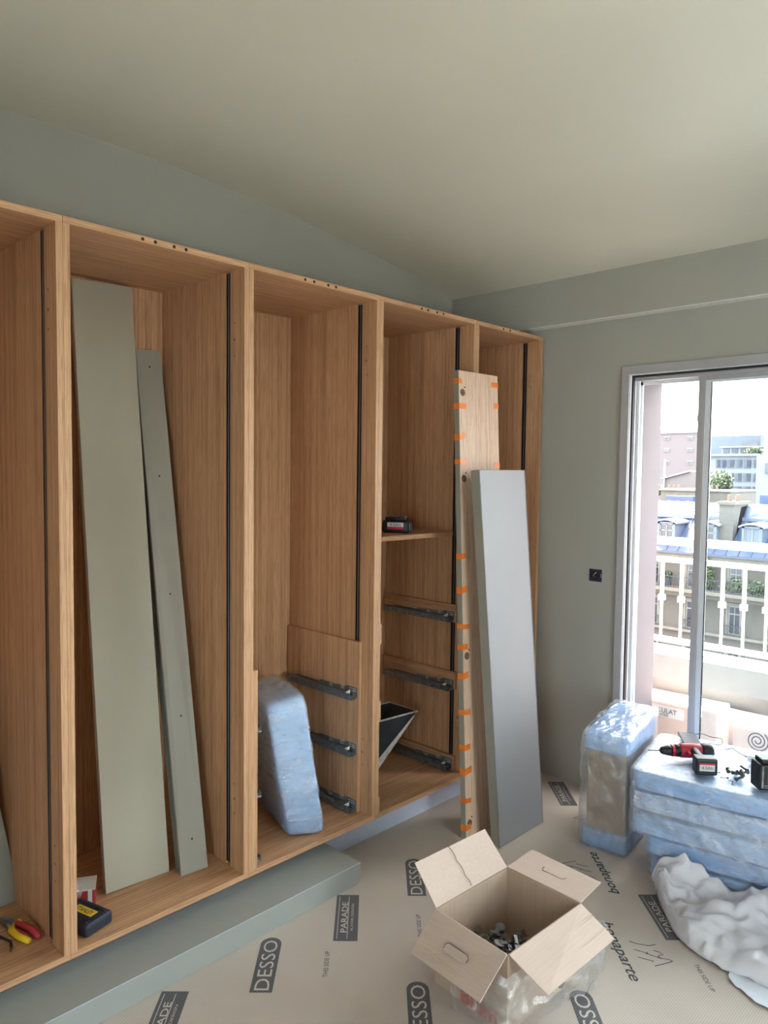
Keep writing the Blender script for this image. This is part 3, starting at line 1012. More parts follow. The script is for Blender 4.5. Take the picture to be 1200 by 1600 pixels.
MB().box(113, 120, 33.6, 41, -17, 7.55).build('wall', 'farblue', pb)
MB().box(112.8, 113.1, 33.9, 36.0, 5.6, 6.6).build('plant_room', 'farbrick', pb)
for yc, h in ((36.6, .35), (35.6, .45), (34.4, .8), (34.0, .9), (33.8, .6)):
    MB().cyl((114, yc, 7.5), (114, yc, 7.5 + h), .08, n=6).build('vent_pipe', 'win_frame', pb)
tw = thing('white_tower_building', 'white rendered building cut by the right edge of the view', 'building', (90.75, 22, -17))
MB().box(90.75, 96, 14, 26.25, -17, 6.5).build('wall', 'farwhite', tw)
MB().box(90.5, 96, 14, 26.9, -17, 4.15).build('lower_wing', 'farwhite', tw)
MB().box(90.35, 90.6, 24.5, 25.9, 2.0, 3.2).build('window', 'farwin', tw)
foliage('rooftop_tree', 'pale green tree in front of the white apartment block', (64.0, 21.2, 1.15), (1.0, .95, 1.0), 900, .20, 'leaf', cat='tree', trunk=-3.0)
foliage('rooftop_bush', 'light green bush on the roof terrace of the white block', (100.9, 30.6, 4.85), (.5, 1.1, .55), 500, .20, 'leaf', cat='bush')
foliage('courtyard_tree', 'small yellow green bush at the left behind the zinc roof', (66.5, 28.0, .30), (.8, .7, .60), 400, .18, 'leaf', cat='bush', trunk=-3.0)

# ================================================================ the wardrobe
ZW0, ZW1, T, DEP = 0.1465, 2.4465, 0.021, 0.598
SEAMS = [-0.676, 0.0, 0.6733, 1.3531, 2.0318, 2.6365]
UNIT_LABELS = ['oak wardrobe unit cut off at the left edge, holding pliers',
               'oak wardrobe unit holding the two leaning sage boards',
               'oak wardrobe unit with tall drawer sides, next to the blue wrapped parcel',
               'oak wardrobe unit with a shelf and short battens, behind the taped board',
               'narrow end unit of the oak wardrobe nearest the window wall']
UNITS = []
HOLES = {1: (.257, .302, .370, .415), 2: (.936, .981, 1.055, 1.096), 3: (1.620, 1.664, 1.728, 1.774), 4: (2.258, 2.316)}

def side_panel(u, xo, s):
    """s=+1: right-hand side, its outer face at xo; s=-1: left-hand side"""
    def bx(m, d0, d1, y0, y1, z0=ZW0 + T, z1=ZW1 - T):
        a, b = xo - s * d0, xo - s * d1
        m.box(min(a, b), max(a, b), y0, y1, z0, z1)
    m = MB()
    bx(m, 0.0003, T, 0.0, 0.089)
    bx(m, 0.0003, T, 0.117, 0.585)
    bx(m, 0.0003, 0.008, 0.089, 0.117)
    p = m.build('side_panel', 'oak_v', u)
    c = MB()
    bx(c, 0.008, T - .0015, 0.0895, 0.1165, ZW0 + T + .012, ZW1 - T - .006)
    ch = c.build('light_channel', 'channel', p)
    d = MB()
    bx(d, T - .003, T - .0005, 0.1000, 0.1024, ZW0 + T + .014, ZW1 - T - .008)
    d.build('light_strip', 'silver', p)
    fx = xo - s * T
    for z in (2.174, 0.442):
        MB().cyl((fx + s * .004, .062, z), (fx - s * .0012, .062, z), .0055, n=14).build('connector', 'zinc_dark', p)
    h = MB()
    for z in (2.235, 2.115, 0.50, 0.385):
        h.cyl((fx + s * .004, .062, z), (fx - s * .0006, .062, z), .0025, n=8)
    h.build('pilot_holes', 'hole', p)
    return p

for i in range(5):
    x0, x1 = SEAMS[i], SEAMS[i + 1]
    u = thing('wardrobe_unit', UNIT_LABELS[i], 'wardrobe unit', ((x0 + x1) / 2, 0, ZW0), 'units of the oak wardrobe')
    UNITS.append(u)
    g = .0004
    MB().box(x0 + g, x1 - g, 0, DEP, ZW0, ZW0 + T).build('bottom_panel', 'oak_h', u, bevel=.0008)
    tp = MB().box(x0 + g, x1 - g, 0, DEP, ZW1 - T, ZW1).build('top_panel', 'oak_h', u, bevel=.0008)
    MB().box(x0 + T, x1 - T, .586, DEP, ZW0 + T, ZW1 - T).build('back_panel', 'oak_v', u)
    side_panel(u, x0, -1)
    side_panel(u, x1, 1)
    for hx in HOLES.get(i, ()):
        MB().cyl((hx, .004, ZW1 - .0105), (hx, -.0006, ZW1 - .0105), .0058, n=14).build('dowel_hole', 'hole', tp)

# plinth the units stand on
pl = thing('plinth', 'pale blue white plinth set back under the wardrobe', 'plinth', (1.0, .30, 0))
MB().box(SEAMS[0], 2.632, .104, .120, 0.0, ZW0).build('front_board', 'plinth', pl)
MB().box(SEAMS[0], 2.632, .56, .578, 0.0, ZW0).build('rear_board', 'plinth', pl)
for sx in (SEAMS[0], 0.0, .66, 1.34, 2.02, 2.61):
    MB().box(sx, sx + .018, .120, .56, 0.0, ZW0).build('cross_board', 'plinth', pl)

# drawer runner, built for a right-hand face at x = 0 (sticking out towards -x), front end at y = .08
def runner(u, xf, zc, s=1, dy=0.0):
    def X(d0, d1):
        a, b = xf - s * d0, xf - s * d1
        return min(a, b), max(a, b)
    m = MB()
    m.box(*X(.004, .040), .086, .540, zc - .020, zc - .016)
    m.box(*X(.036, .040), .086, .540, zc - .016, zc + .004)
    m.box(*X(.014, .036), .110, .545, zc - .002, zc + .006)
    m.box(*X(.004, .008), .086, .540, zc - .016, zc + .004)
    sh = Matrix.Translation((0, dy, 0))
    r = m.move(sh).build('drawer_runner', 'zinc_dark', u)
    p = MB()
    for y0, y1 in ((.080, .150), (.150, .205), (.205, .330)):
        p.box(*X(0, .0022), y0, y1, zc - .016, zc + (.030 if y0 < .15 else .024 if y0 < .2 else .020))
    p.box(*X(0, .0022), .330, .500, zc - .016, zc + .010)
    p.move(sh).build('mounting_plate', 'zinc_dark', r)
    d = MB()
    for y in (.090, .098, .106, .118, .126, .165, .173, .181, .245, .253, .261):
        for z in (.012, .022) if y < .2 else (.006, .014):
            d.box(*X(.0022, .0028), y - .0022, y + .0022, zc + z - .0022, zc + z + .0022)
    d.move(sh).build('plate_perforations', 'white_plastic', r)
    c = MB()
    x0, x1 = X(.020, .032)
    c.prism([(x0, .105, zc + .006), (x0, .128, zc + .006), (x0, .105, zc + .020)], (x1 - x0, 0, 0))
    c.move(sh).build('catch', 'white_plastic', r)
    h = MB()
    h.tube([(xf - s * .038, .100, zc - .018), (xf - s * .036, .082, zc - .016), (xf - s * .022, .078, zc - .014),
            (xf - s * .012, .082, zc - .004), (xf - s * .014, .092, zc + .006)], .0028, 6)
    h.box(*X(.010, .036), .082, .096, zc - .020, zc + .001)
    h.move(sh).build('front_hook', 'zinc', r)
    return r

# third unit: full drawer sides
u = UNITS[2]
for s, xf in ((1, 1.3531 - T), (-1, .6733 + T)):
    a, b = xf, xf - s * (.018 if s > 0 else .023)
    MB().box(min(a, b), max(a, b), .072 if s > 0 else .002, .580, ZW0 + T, .938).build('drawer_side', 'oak_v', u, bevel=.0008)
    for zc in (.702, .446, .190):
        runner(u, b, zc, s, 0 if s > 0 else -.052)
# fourth unit: short battens with runners, and the shelf
u = UNITS[3]
for s, xf in ((1, 2.0318 - T), (-1, 1.3531 + T)):
    a, b = xf, xf - s * (.018 if s > 0 else .012)
    for z0, z1 in ((.932, 1.022), (.586, .676), (ZW0 + T, .240)):
        MB().box(min(a, b), max(a, b),   .070 if s > 0 else .002, .580, z0, z1).build('batten', 'oak_d', u, bevel=.0008)
    for zc in (.958, .603, .192):
        runner(u, b, zc, s, 0 if s > 0 else -.045)
MB().box(1.3531 + T, 2.0318 - T, .112, .585, 1.372, 1.394).build('shelf', 'oak_h', u, bevel=.0008)

# ================================================================ boards
def board(name, label, cat, bl, br, tr, tl, t, face_mat, core_mat, face_t=.0012, bevel=.001):
    """board given by its front corners; t = vector to its back"""
    bl, br, tr, tl, t = map(Vector, (bl, br, tr, tl, t))
    o = thing(name, label, cat, (bl + br) / 2)
    n = -t.normalized()
    zx = (tl - bl).normalized()
    xx = (br - bl) - zx * (br - bl).dot(zx)
    xx.normalize()
    yx = zx.cross(xx)
    R3 = Matrix((xx, yx, zx)).transposed()
    e = .0016
    w, h = (br - bl).normalized() * e, (tl - bl).normalized() * e
    def put(name, mat, *pts, bv=0.0):
        org = ORIGIN[o.as_pointer()]
        m = MB().slab(*pts)
        m.v = [R3.inverted() @ (p - bl) + org for p in m.v]
        q = m.build(name, mat, o, bevel=bv)
        q.matrix_local = Matrix.Translation(bl - org) @ R3.to_4x4()
        return q
    put('core', core_mat, bl, br, tr, tl, t, bv=bevel)
    put('face', face_mat, bl + n * face_t + w + h, br + n * face_t - w + h, tr + n * face_t - w - h, tl + n * face_t + w - h, -n * (face_t + .0005))
    return o

ZF = ZW0 + T     # top of the wardrobe floor

# glossy sage door leaning in the second unit
big = board('tall_board', 'tall glossy sage board leaning in the second wardrobe unit', 'board',
            (.224, .235, ZF + .001), (.465, .215, ZF + .001), (.497, .548, 2.415), (.262, .560, 2.410), (.002, .024, -.002), 'lacquer', 'sage')
nar = board('narrow_board', 'narrow sage filler strip with five screw holes, leaning beside the tall board', 'board',
            (.477, .151, ZF + .001), (.586, .139, ZF + .001), (.628, .560, 2.180), (.516, .560, 2.178), (.004, .018, -.003), 'sage', 'sage')
bl, tl = Vector((.5315, .145, ZF)), Vector((.572, .560, 2.179))
for f in (.965, .745, .515, .285, .06):
    p = bl.lerp(tl, f)
    MB().cyl(p + Vector((0, -.0035, .0)), p + Vector((0, .004, 0)), .0035, n=10).build('screw_hole', 'hole', nar)
back = board('narrow_board', 'second narrow sage strip, its edge showing behind the first', 'board',
             (.487, .205, ZF + .001), (.580, .195, ZF + .001), (.60, .578, 1.95), (.512, .578, 1.95), (.003, .006, -.001), 'sage_dim', 'sage_dim')
dk = board('dark_board', 'dim grey board leaning in the leftmost wardrobe unit', 'board',
           (-.24, .40, ZF + .001), (-.004, .418, ZF + .001), (-.105, .565, .98), (-.34, .565, .98), (.0, .016, .0), 'sage_dim', 'sage_dim')

# oak board with a sage edge, orange tape and hinge cups, leaning on the wardrobe front
tBL, tBR, tTR, tTL = Vector((1.731, -.220, .0012)), Vector((2.040, -.225, .0012)), Vector((2.141, -.050, 2.180)), Vector((1.829, -.050, 2.178))
tt = Vector((0, .0285, -.0022))
tb = board('taped_board', 'pale oak board with sage edges and orange tape strips leaning on the wardrobe', 'board', tBL, tBR, tTR, tTL, tt, 'oak_pale', 'sage', face_t=.002)
wdir = (tBR - tBL).normalized()
hdir = (tTL - tBL)
nn = -tt.normalized()
def tape(edge0, inward, s, wlen, hgt=.024, skew=0.0):
    """a strip of tape folded round the board's edge at height fraction s from the top"""
    p = edge0(1 - s)
    up = hdir.normalized() * hgt / 2
    ins = wdir * inward
    m = MB()
    f0 = p + nn * .0032
    sk = Vector((0, 0, skew))
    m.slab(f0 - up - ins * .0012, f0 - up + ins * wlen + sk, f0 + up + ins * wlen + sk, f0 + up - ins * .0012, -nn * .0009)
    q = p - ins * .0012
    m.slab(q - up + nn * .0032, q - up - nn * .030, q + up - nn * .030, q + up + nn * .0032, ins * .0010)
    m.build('tape_strip', 'tape', tb)
L0 = lambda f: tBL.lerp(tTL, f)
R0 = lambda f: tBR.lerp(tTR, f)
wl = [.022, .052, .036, .046, .030, .036, .046, .034, .034, .044, .040, .048, .040, .036]
for i, s in enumerate((.022, .078, .145, .198, .402, .475, .552, .596, .658, .734, .809, .860, .920, .977)):
    tape(L0, 1, s, wl[i], .022 + .004 * (i % 3), .006 * ((i * 7) % 3 - 1))
for s, w in ((.022, .052), (.070, .036), (.205, .040)):
    tape(R0, -1, s, w, .026)
for s in (.048, .235, .616, .970):
    p = L0(1 - s) + wdir * .027
    MB().cyl(p + nn * .0026, p - nn * .010, .0175, n=20).build('hinge_cup', 'cup', tb)
    MB().cyl(p + nn * .0029 + Vector((.016, 0, .026)), p - nn * .004 + Vector((.016, 0, .026)), .003, n=8).build('screw_hole', 'hole', tb)
    MB().cyl(p + nn * .0029 + Vector((.016, 0, -.026)), p - nn * .004 + Vector((.016, 0, -.026)), .003, n=8).build('screw_hole', 'hole', tb)

# grey satin door leaning in front of it
gBL, gBR = Vector((1.779, -.375, .0015)), Vector((2.134, -.377, .0015))
gTL, gTR = Vector((1.790, -.210, 1.708)), Vector((2.150, -.215, 1.710))
gt = Vector((.0, .046, -.0045))
gd = board('grey_door', 'smooth grey metallic door leaning in front of the taped board', 'door panel', gBL, gBR, gTR, gTL, gt, 'steel_door', 'sage', face_t=.002, bevel=.0015)
for a, b in ((gBL, gTL), (gBR, gTR)):
    e = Vector((.0015 if a is gBL else -.0015, 0, 0))
    MB().tube([a - gt * .05 + e, b - gt * .05 + e], .0022, 6).build('edge_trim', 'silver', gd)

# long sage box lying on the floor along the wardrobe
lb_ = thing('long_bench_box', 'long sage fascia box lying on the floor under the wardrobe front', 'fascia', (.30, -.03, 0))
xe, xs, yf, yr, zt = 1.134, -.95, -.140, .085, .088
rr = .030
out = [(xs, yf, .0008), (xe - rr, yf, .0008)] + [(xe - rr + rr * math.sin(a), yf, .0008 + rr - rr * math.cos(a)) for a in [PI / 2 * k / 6 for k in range(1, 7)]] + [(xe, yf, zt - .001), (xs, yf, zt - .001)]
MB().prism(out, (0, .018, 0)).build('front_board', 'sage_bench', lb_, bevel=.0006)
MB().box(xs, xe, yf + .0005, yr, zt - .018, zt).build('top_board', 'sage_bench', lb_, bevel=.0015)
MB().box(xs, xe - .01, yr - .018, yr, .0008, zt - .018).build('rear_board', 'sage_bench', lb_)
MB().box(xe - .026, xe - .008, yf + .018, yr - .018, .012, zt - .018).build('end_board', 'sage_bench', lb_)
MB().tube([(xs, yf + .0008, zt - .0008), (xe, yf + .0008, zt - .0008)], .0011, 6).build('edge_band', 'plinth', lb_)

# wall box for a socket, wires showing
wbx = thing('socket_box', 'open dark blue socket box in the wall beside the window', 'socket box', (XW - .002, -.344, 1.127))
MB().box(XW - .0035, XW + .0, -.380, -.309, 1.126, 1.191).build('recess', 'hole', wbx)
cc = Vector((XW - .004, -.3445, 1.159))
ring = MB()
for i in range(24):
    a0, a1 = 2 * PI * i / 24, 2 * PI * (i + 1) / 24
    p = lambda a, r: cc + Vector((0, r * math.cos(a), r * math.sin(a)))
    ring.hexa([p(a0, .027), p(a1, .027), p(a1, .0325), p(a0, .0325)] + [q - Vector((.006, 0, 0)) for q in (p(a0, .027), p(a1, .027), p(a1, .0325), p(a0, .0325))])
M['box_blue'] = plain('blue_box_plastic', (.02, .035, .13), .45)
ring.build('rim', 'box_blue', wbx)
for k, (dy, dz) in enumerate(((.010, .018), (-.006, .020), (.002, -.02))):
    MB().tube([cc + Vector((.0, dy, -dz * .6)), cc + Vector((-.016, dy * .3, dz * .1)), cc + Vector((-.006, -dy, dz))], .0016, 6).build('wire', ['white_plastic', 'box_blue', 'black'][k], wbx)
for dy in (-.031, .031):
    MB().box(XW - .009, XW - .003, -.3445 + dy - .004, -.3445 + dy + .004, 1.150, 1.168).build('lug', 'silver', wbx)

# ================================================================ wrapped parcels
def pillow(corners, n=22, k=9.0, amp=.006, seed=0.0, freq=7.0, sag=0.0):
    """rounded, slightly lumpy block inside eight corners (bottom four, top four)"""
    P = [Vector(c) for c in corners]
    def tri(q):
        a, b, c = (q.x + 1) / 2, (q.y + 1) / 2, (q.z + 1) / 2
        lo = P[0].lerp(P[1], a).lerp(P[3].lerp(P[2], a), b)
        hi = P[4].lerp(P[5], a).lerp(P[7].lerp(P[6], a), b)
        return lo.lerp(hi, c)
    cen = tri(Vector((0, 0, 0)))
    m = MB()
    zmin = min(p.z for p in P)
    for ax in range(3):
        for sg in (-1, 1):
            def fn(u, v, ax=ax, sg=sg):
                c = [0, 0, 0]
                c[ax] = sg
                c[(ax + 1) % 3] = (u * 2 - 1) * 1.0
                c[(ax + 2) % 3] = (v * 2 - 1) * sg
                q = Vector(c)
                nk = (abs(q.x) ** k + abs(q.y) ** k + abs(q.z) ** k) ** (1 / k)
                w = tri(q / nk)
                d = (w - cen).normalized()
                s = noise.noise(w * freq + Vector((seed, 0, seed))) * amp + noise.noise(w * freq * 3.3 + Vector((0, seed, 0))) * amp * .5
                w = w + d * s
                w.z = max(w.z, zmin)
                return w
            m.grid(fn, n, n)
    return m

def weld(o, d=.0008):
    bm = bmesh.new()
    bm.from_mesh(o.data)
    bmesh.ops.remove_doubles(bm, verts=bm.verts, dist=d)
    bmesh.ops.recalc_face_normals(bm, faces=bm.faces)
    bm.to_mesh(o.data)
    bm.free()
    return o

# parcel standing in the third wardrobe unit
pc = thing('wrapped_parcel', 'blue bubble wrapped parcel standing upright in the third wardrobe unit', 'parcel', (1.02, .22, ZF))
z0 = ZF + .001
c8 = [(.945, .100, z0), (1.072, .008, z0), (1.178, .400, z0), (1.05, .440, z0),
      (.845, .130, .735), (1.018, .085, .770), (1.150, .460, .752), (.985, .490, .730)]
weld(pillow(c8, 32, 13, .004, 3.1, 10).build('wrap', 'bubble_pale', pc, smooth=True))
sh = [Vector(c) for c in c8]
cen = sum(sh, Vector()) / 8
def grow(c8, g, zmin):
    cen = sum((Vector(c) for c in c8), Vector()) / 8
    out = []
    for c in c8:
        c = Vector(c)
        q = c + (c - cen).normalized() * g
        q.z = max(q.z, zmin)
        out.append(q)
    return out
weld(pillow(grow(c8, .020, z0), 40, 10, .009, 8.4, 17).build('film', 'film_soft', pc, smooth=True))

# tall parcel by the window: brown core, blue foam caps, clear film
tp_ = thing('tall_parcel', 'tall brown parcel with blue foam ends in clear film by the window', 'parcel', (2.28, -.70, 0))
u_, v_ = Vector((.135, -.991, 0)), Vector((.991, .135, 0))
o0 = Vector((2.082, -.612, .001))
def obox(o, a, b, c0, c1, z0, z1, u=u_, v=v_, top_shift=Vector()):
    q = [o + u * a + v * c0, o + u * b + v * c0, o + u * b + v * c1, o + u * a + v * c1]
    return [p + Vector((0, 0, z0)) for p in q] + [p + top_shift + Vector((0, 0, z1)) for p in q]
MB().hexa(obox(o0, .016, .198, .012, .40, .06, .47)).build('core', 'card_dull', tp_, bevel=.006)
weld(pillow(obox(o0, 0, .206, 0, .41, 0, .085), 18, 14, .005, 1.0, 10).build('foam_end', 'bubble', tp_, smooth=True))
cap = obox(o0, -.004, .206, -.004, .42, .445, .515)
for k_ in (6, 7):
    cap[k_] = cap[k_] + Vector((0, 0, .045))
weld(pillow(cap, 20, 12, .005, 2.0, 10).build('foam_end', 'bubble', tp_, smooth=True))
shell = obox(o0, -.012, .214, -.016, .43, 0, .530)
for k_ in (6, 7):
    shell[k_] = shell[k_] + Vector((0, 0, .050))
for k_ in (0, 1):
    shell[k_] = shell[k_] - v_ * .014
weld(pillow(shell, 46, 18, .011, 5.0, 15).build('film', 'film', tp_, smooth=True))

# stack of flat parcels
stack_specs = [  # origin x, y, turn (deg), length, depth, z0, z1, material
    (2.030, -.950, 9.0, .72, .49, .001, .100, 'bubble'),
    (2.015, -.940, 10.0, .72, .51, .100, .190, 'bubble'),
    (1.985, -.886, 9.5, .76, .54, .190, .285, 'bubble_pale'),
    (1.988, -.884, 10.0, .76, .54, .285, .375, 'bubble_pale'),
    (1.978, -.888, 10.5, .76, .54, .375, .466, 'bubble')]
for i, (x, y, a, L, D, za, zb, mt) in enumerate(stack_specs):
    lab = ['flat blue wrapped parcel, lowest of the stack by the window, behind the white foam',
           'flat blue wrapped parcel, second lowest of the stack by the window',
           'flat pale blue wrapped parcel, middle one of the stack by the window',
           'flat pale blue wrapped parcel just under the topmost of the stack by the window',
           'flat blue wrapped parcel on top of the stack, with the drill on it'][i]
    t = thing('flat_parcel', lab, 'parcel', (x + .3, y - .4, za), 'stack of wrapped parcels')
    ar = math.radians(a)
    uu, vv = Vector((math.sin(ar), -math.cos(ar), 0)), Vector((math.cos(ar), math.sin(ar), 0))
    o = Vector((x, y, 0))
    c8 = obox(o, .004, L - .004, .004, D - .004, za + .004, zb - .004, uu, vv)
    weld(pillow(c8, 44, 18, .0035, i * 3.7, 9).build('wrap', mt, t, smooth=True))
    weld(pillow(obox(o, -.010, L + .010, -.012, D + .006, za, zb, uu, vv), 48, 14, .006, i * 5.1 + 2, 15).build('film', 'film_soft', t, smooth=True))

# film hanging loose over the front of the upper parcels
ar = math.radians(11)
uu, vv = Vector((math.sin(ar), -math.cos(ar), 0)), Vector((math.cos(ar), math.sin(ar), 0))
def apron(u, v):
    p = Vector((1.985, -.885, 0)) + uu * (.03 + .62 * u) - vv * (.030 + .020 * math.sin(v * PI))
    z = .385 - v * (.10 + .13 * min(1, u * 1.6))
    w = Vector((p.x * 9, p.y * 9, z * 9 + u * 5))
    p -= vv * (.016 * abs(noise.noise(w)) + .012 * abs(noise.noise(w * 2.6)) - .006)
    return Vector((p.x, p.y, z + .008 * noise.noise(w * 1.4)))
lf = MB().grid(apron, 70, 26).build('loose_film', 'film_soft', smooth=True, normals=False)
tag(lf, 'loose milky film hanging over the front of the parcel stack', 'plastic film')

# white foam sheet crumpled on the floor
fs = MB()
FR = random.Random(21)
NU, NV = 20, 12
JIT = [[(FR.uniform(-.38, .38), FR.uniform(-.38, .38), FR.random()) for i in range(NU + 1)] for j in range(NV + 1)]
def foam(u, v):
    # u along the stack front (left to right), v from the stack towards the room
    i, j = round(u * NU), round(v * NV)
    ju, jv, jr = JIT[j][i]
    if 0 < i < NU:
        u += ju / NU
    if 0 < j < NV:
        v += jv / NV
    a = Vector((1.985, -.985, 0)).lerp(Vector((2.08, -1.62, 0)), u)
    b = Vector((1.90, -1.06, 0)).lerp(Vector((1.56, -1.66, 0)), u)
    b += Vector((-.09 * math.sin(u * PI * 1.3), .05 * math.sin(u * PI), 0))
    p = a.lerp(b, v)
    p += Vector((.012 * ju, .012 * jv, 0))
    big = abs(((u * 2.2 + v * .8) % 1.0) - .5) * 2
    h = .030 + .055 * jr * (1 - v * .5) + .065 * (1 - big) * (1 - v * .8)
    if v < .16:
        h += (.16 - v) * .35 * (0.6 + 0.4 * math.sin(u * 9))
    if j == NV:
        h = .002 + .012 * jr * (i % 3 == 0)
    if i == 0:
        h = .004 + .03 * jr
    p.z = max(.002, h)
    return p
fs.grid(foam, NU, NV)
fo = fs.build('foam_sheet', 'foam_white', normals=False, smooth=True)
bm = bmesh.new()
bm.from_mesh(fo.data)
bmesh.ops.triangulate(bm, faces=bm.faces, quad_method='SHORT_EDGE')
bmesh.ops.subdivide_edges(bm, edges=bm.edges, cuts=2, use_grid_fill=True)
for _ in range(2):
    bmesh.ops.smooth_vert(bm, verts=bm.verts, factor=.45, use_axis_x=True, use_axis_y=True, use_axis_z=True)
bm.to_mesh(fo.data)
bm.free()
for p_ in fo.data.polygons:
    p_.use_smooth = True
md = fo.modifiers.new('thickness', 'SOLIDIFY'); md.thickness = .0015; md.offset = 1
tag(fo, 'crumpled white foam sheet on the floor in front of the parcel stack', 'foam sheet')
ps = MB()
def tissue(u, v):
    a = u * 2 * PI
    r = v * (1 + .07 * math.sin(a * 3) + .04 * math.sin(a * 7))
    p = Vector((1.665, -1.545, 0)) + Vector((.70, -.71, 0)) * (r * .115 * math.cos(a)) + Vector((.71, .70, 0)) * (r * .125 * math.sin(a))
    p.z = .003 + .018 * (1 - v * .6) * abs(noise.noise(p * 9)) + .006 * v * abs(math.sin(a * 9))
    return p
ps.grid(tissue, 48, 12)
po = ps.build('tissue_paper', 'paper_white', normals=False, smooth=True)
tag(po, 'round white scrap of paper on the floor below the foam sheet', 'paper')

# ================================================================ cardboard box with open flaps
A, B, C_, D_ = Vector((.897, -.738, 0)), Vector((1.283, -.755, 0)), Vector((1.269, -1.065, 0)), Vector((.870, -1.047, 0))
bxc = thing('cardboard_box', 'open cardboard box of hinges on the floor with four flaps out', 'box', (1.08, -.9, 0))
H, th = .250, .004
cenb = (A + B + C_ + D_) / 4
def wallp(p, q, name, mi):
    p, q = p.copy(), q.copy()
    d = (q - p).normalized()
    n = Vector((-d.y, d.x, 0))
    if (cenb - p).dot(n) < 0:
        n = -n
    m = MB().hexa([p, q, q + n * th, p + n * th] + [k + Vector((0, 0, H)) for k in (p, q, q + n * th, p + n * th)])
    m.v = [Vector((k.x, k.y, max(k.z, .001))) for k in m.v]
    return m.build(name, mi, bxc)
wallp(A, B, 'side', 'card_in'); wallp(B, C_, 'side', 'card_in'); wallp(C_, D_, 'side', 'card_in'); wallp(D_, A, 'side', 'card_in')
ins = [cenb.lerp(k, .985) for k in (A, B, C_, D_)]
MB().hexa([k + Vector((0, 0, .0015)) for k in ins] + [k + Vector((0, 0, .006)) for k in ins]).build('base', 'card_in', bxc)
def flapp(p, q, po, qo, mat, hand=False, creases=()):
    p, q = p + Vector((0, 0, H)), q + Vector((0, 0, H))
    po, qo = Vector(po), Vector(qo)
    n = (q - p).cross(po - p).normalized()
    if n.z < 0:
        n = -n
    e = (q - p) * .006
    o = MB().hexa([p + e, q - e, qo, po] + [k + n * .0042 for k in (p + e, q - e, qo, po)]).build('flap', mat, bxc, bevel=.001)
    W = (q - p)
    V = ((po - p) + (qo - q)) / 2
    mid = p + W * .5
    if hand:
        c0 = mid + V * .52 + n * .0062
        wv, vv = W.normalized(), V.normalized()
        pts = []
        for i in range(24):
            a = 2 * PI * i / 24
            sx = .034 * (1 if math.cos(a) > 0 else -1) + .014 * math.cos(a)
            pts.append(c0 + wv * sx + vv * .014 * math.sin(a))
        m = MB()
        for i in range(24):
            if 2 <= i <= 9:
                continue
            a, b = pts[i], pts[(i + 1) % 24]
            m.tube([a, b], .0012, 4)
        m.build('hand_hole_cut', 'cup', o)
        MB().add([q2 - n * .0003 + vv * .001 for q2 in pts], [tuple(range(24))]).build('hand_hole_tab', mat, o, normals=False)
    for f in creases:
        a, b = p + V * f + e, q + V * f - e
        MB().tube([a + n * .0042, b + n * .0042], .0011, 5).build('crease', mat, o)
    return o
flapp(A, B, (.900, -.639, .366), (1.283, -.650, .356), 'card_y', creases=())
flapp(B, C_, (1.445, -.757, .256), (1.410, -1.063, .264), 'card_y', hand=True)
flapp(C_, D_, (1.269, -1.187, .182), (.870, -1.184, .194), 'card', creases=(.30, .36, .72))
flapp(D_, A, (.734, -1.047, .172), (.778, -.740, .154), 'card_y', hand=True, creases=(.80,))
# split and torn line across the far flap
tm = MB()
pa, pb = Vector((1.083, -.747, .2565)), Vector((1.075, -.6475, .3655))
tm.tube([pa.lerp(pb, k / 8) + Vector((.004 * math.sin(k * 2.2), 0, .0015)) for k in range(9)], .0011, 4)
tm.build('crease', 'cup', bxc)
lettering('Blum', Vector((.8655, -.945, .040)), (-.087, -.996, 0), (0, 0, 1), .15, .050, 'red_print', bxc, bold=.02)

# clear film wrapped round the box and bunched at its right
sf = thing('stretch_film', 'crinkled clear plastic film wrapped round the lower cardboard box', 'plastic film', (1.1, -1.05, 0))
path = [Vector((.862, -.86, 0)), Vector((.855, -1.055, 0)), Vector((.94, -1.070, 0)), Vector((1.10, -1.082, 0)), Vector((1.24, -1.10, 0)), Vector((1.33, -1.09, 0)), Vector((1.37, -1.02, 0)), Vector((1.33, -.93, 0))]
def filmf(u, v):
    t = u * (len(path) - 1)
    i = min(int(t), len(path) - 2)
    p = path[i].lerp(path[i + 1], t - i)
    z = .002 + v * (.205 if u < .55 else .205 - (u - .55) * .20)
    q = Vector((p.x, p.y, z))
    out = (p - cenb).normalized()
    w = q * 13
    bulge = .010 + .022 * u + .028 * noise.noise(w) + .016 * noise.noise(w * 2.7)
    q += out * max(.004, bulge + .02 * math.sin(v * PI))
    return q
sfm = MB().grid(filmf, 80, 34).build('film_sheet', 'film', sf, smooth=True, normals=False)

# hinges heaped in the box
def hinge_mesh():
    m = MB()
    m.box(-.028, .030, -.008, .008, .000, .010)
    m.box(-.012, .012, -.026, .026, -.004, -.002)
    m.cyl((-.034, 0, -.006), (-.034, 0, .008), .0175, n=14)
    m.box(.006, .034, -.006, .006, .010, .014)
    m.cyl((.0, -.018, -.002), (.0, -.018, .001), .004, n=8)
    m.cyl((.0, .018, -.002), (.0, .018, .001), .004, n=8)
    return m
hb = None
rg = random.Random(11)
for i in range(46):
    fx, fy = rg.uniform(.12, .72), rg.uniform(.16, .88)
    p = A.lerp(B, fx).lerp(D_.lerp(C_, fx), fy)
    z = .026 + (i // 10) * .021 + rg.uniform(0, .008)
    if hb is None:
        hb = hinge_mesh().build('cabinet_hinge', 'nickel')
        o = hb
    else:
        o = hb.copy()
        COL.objects.link(o)
    o.location = (p.x, p.y, z)
    o.rotation_euler = (rg.uniform(-.5, .5), rg.uniform(-.5, .5), rg.uniform(0, 6.28))
    tag(o, 'nickel plated cabinet hinge heaped inside the open cardboard box', 'hinge', 'hinges in the cardboard box')

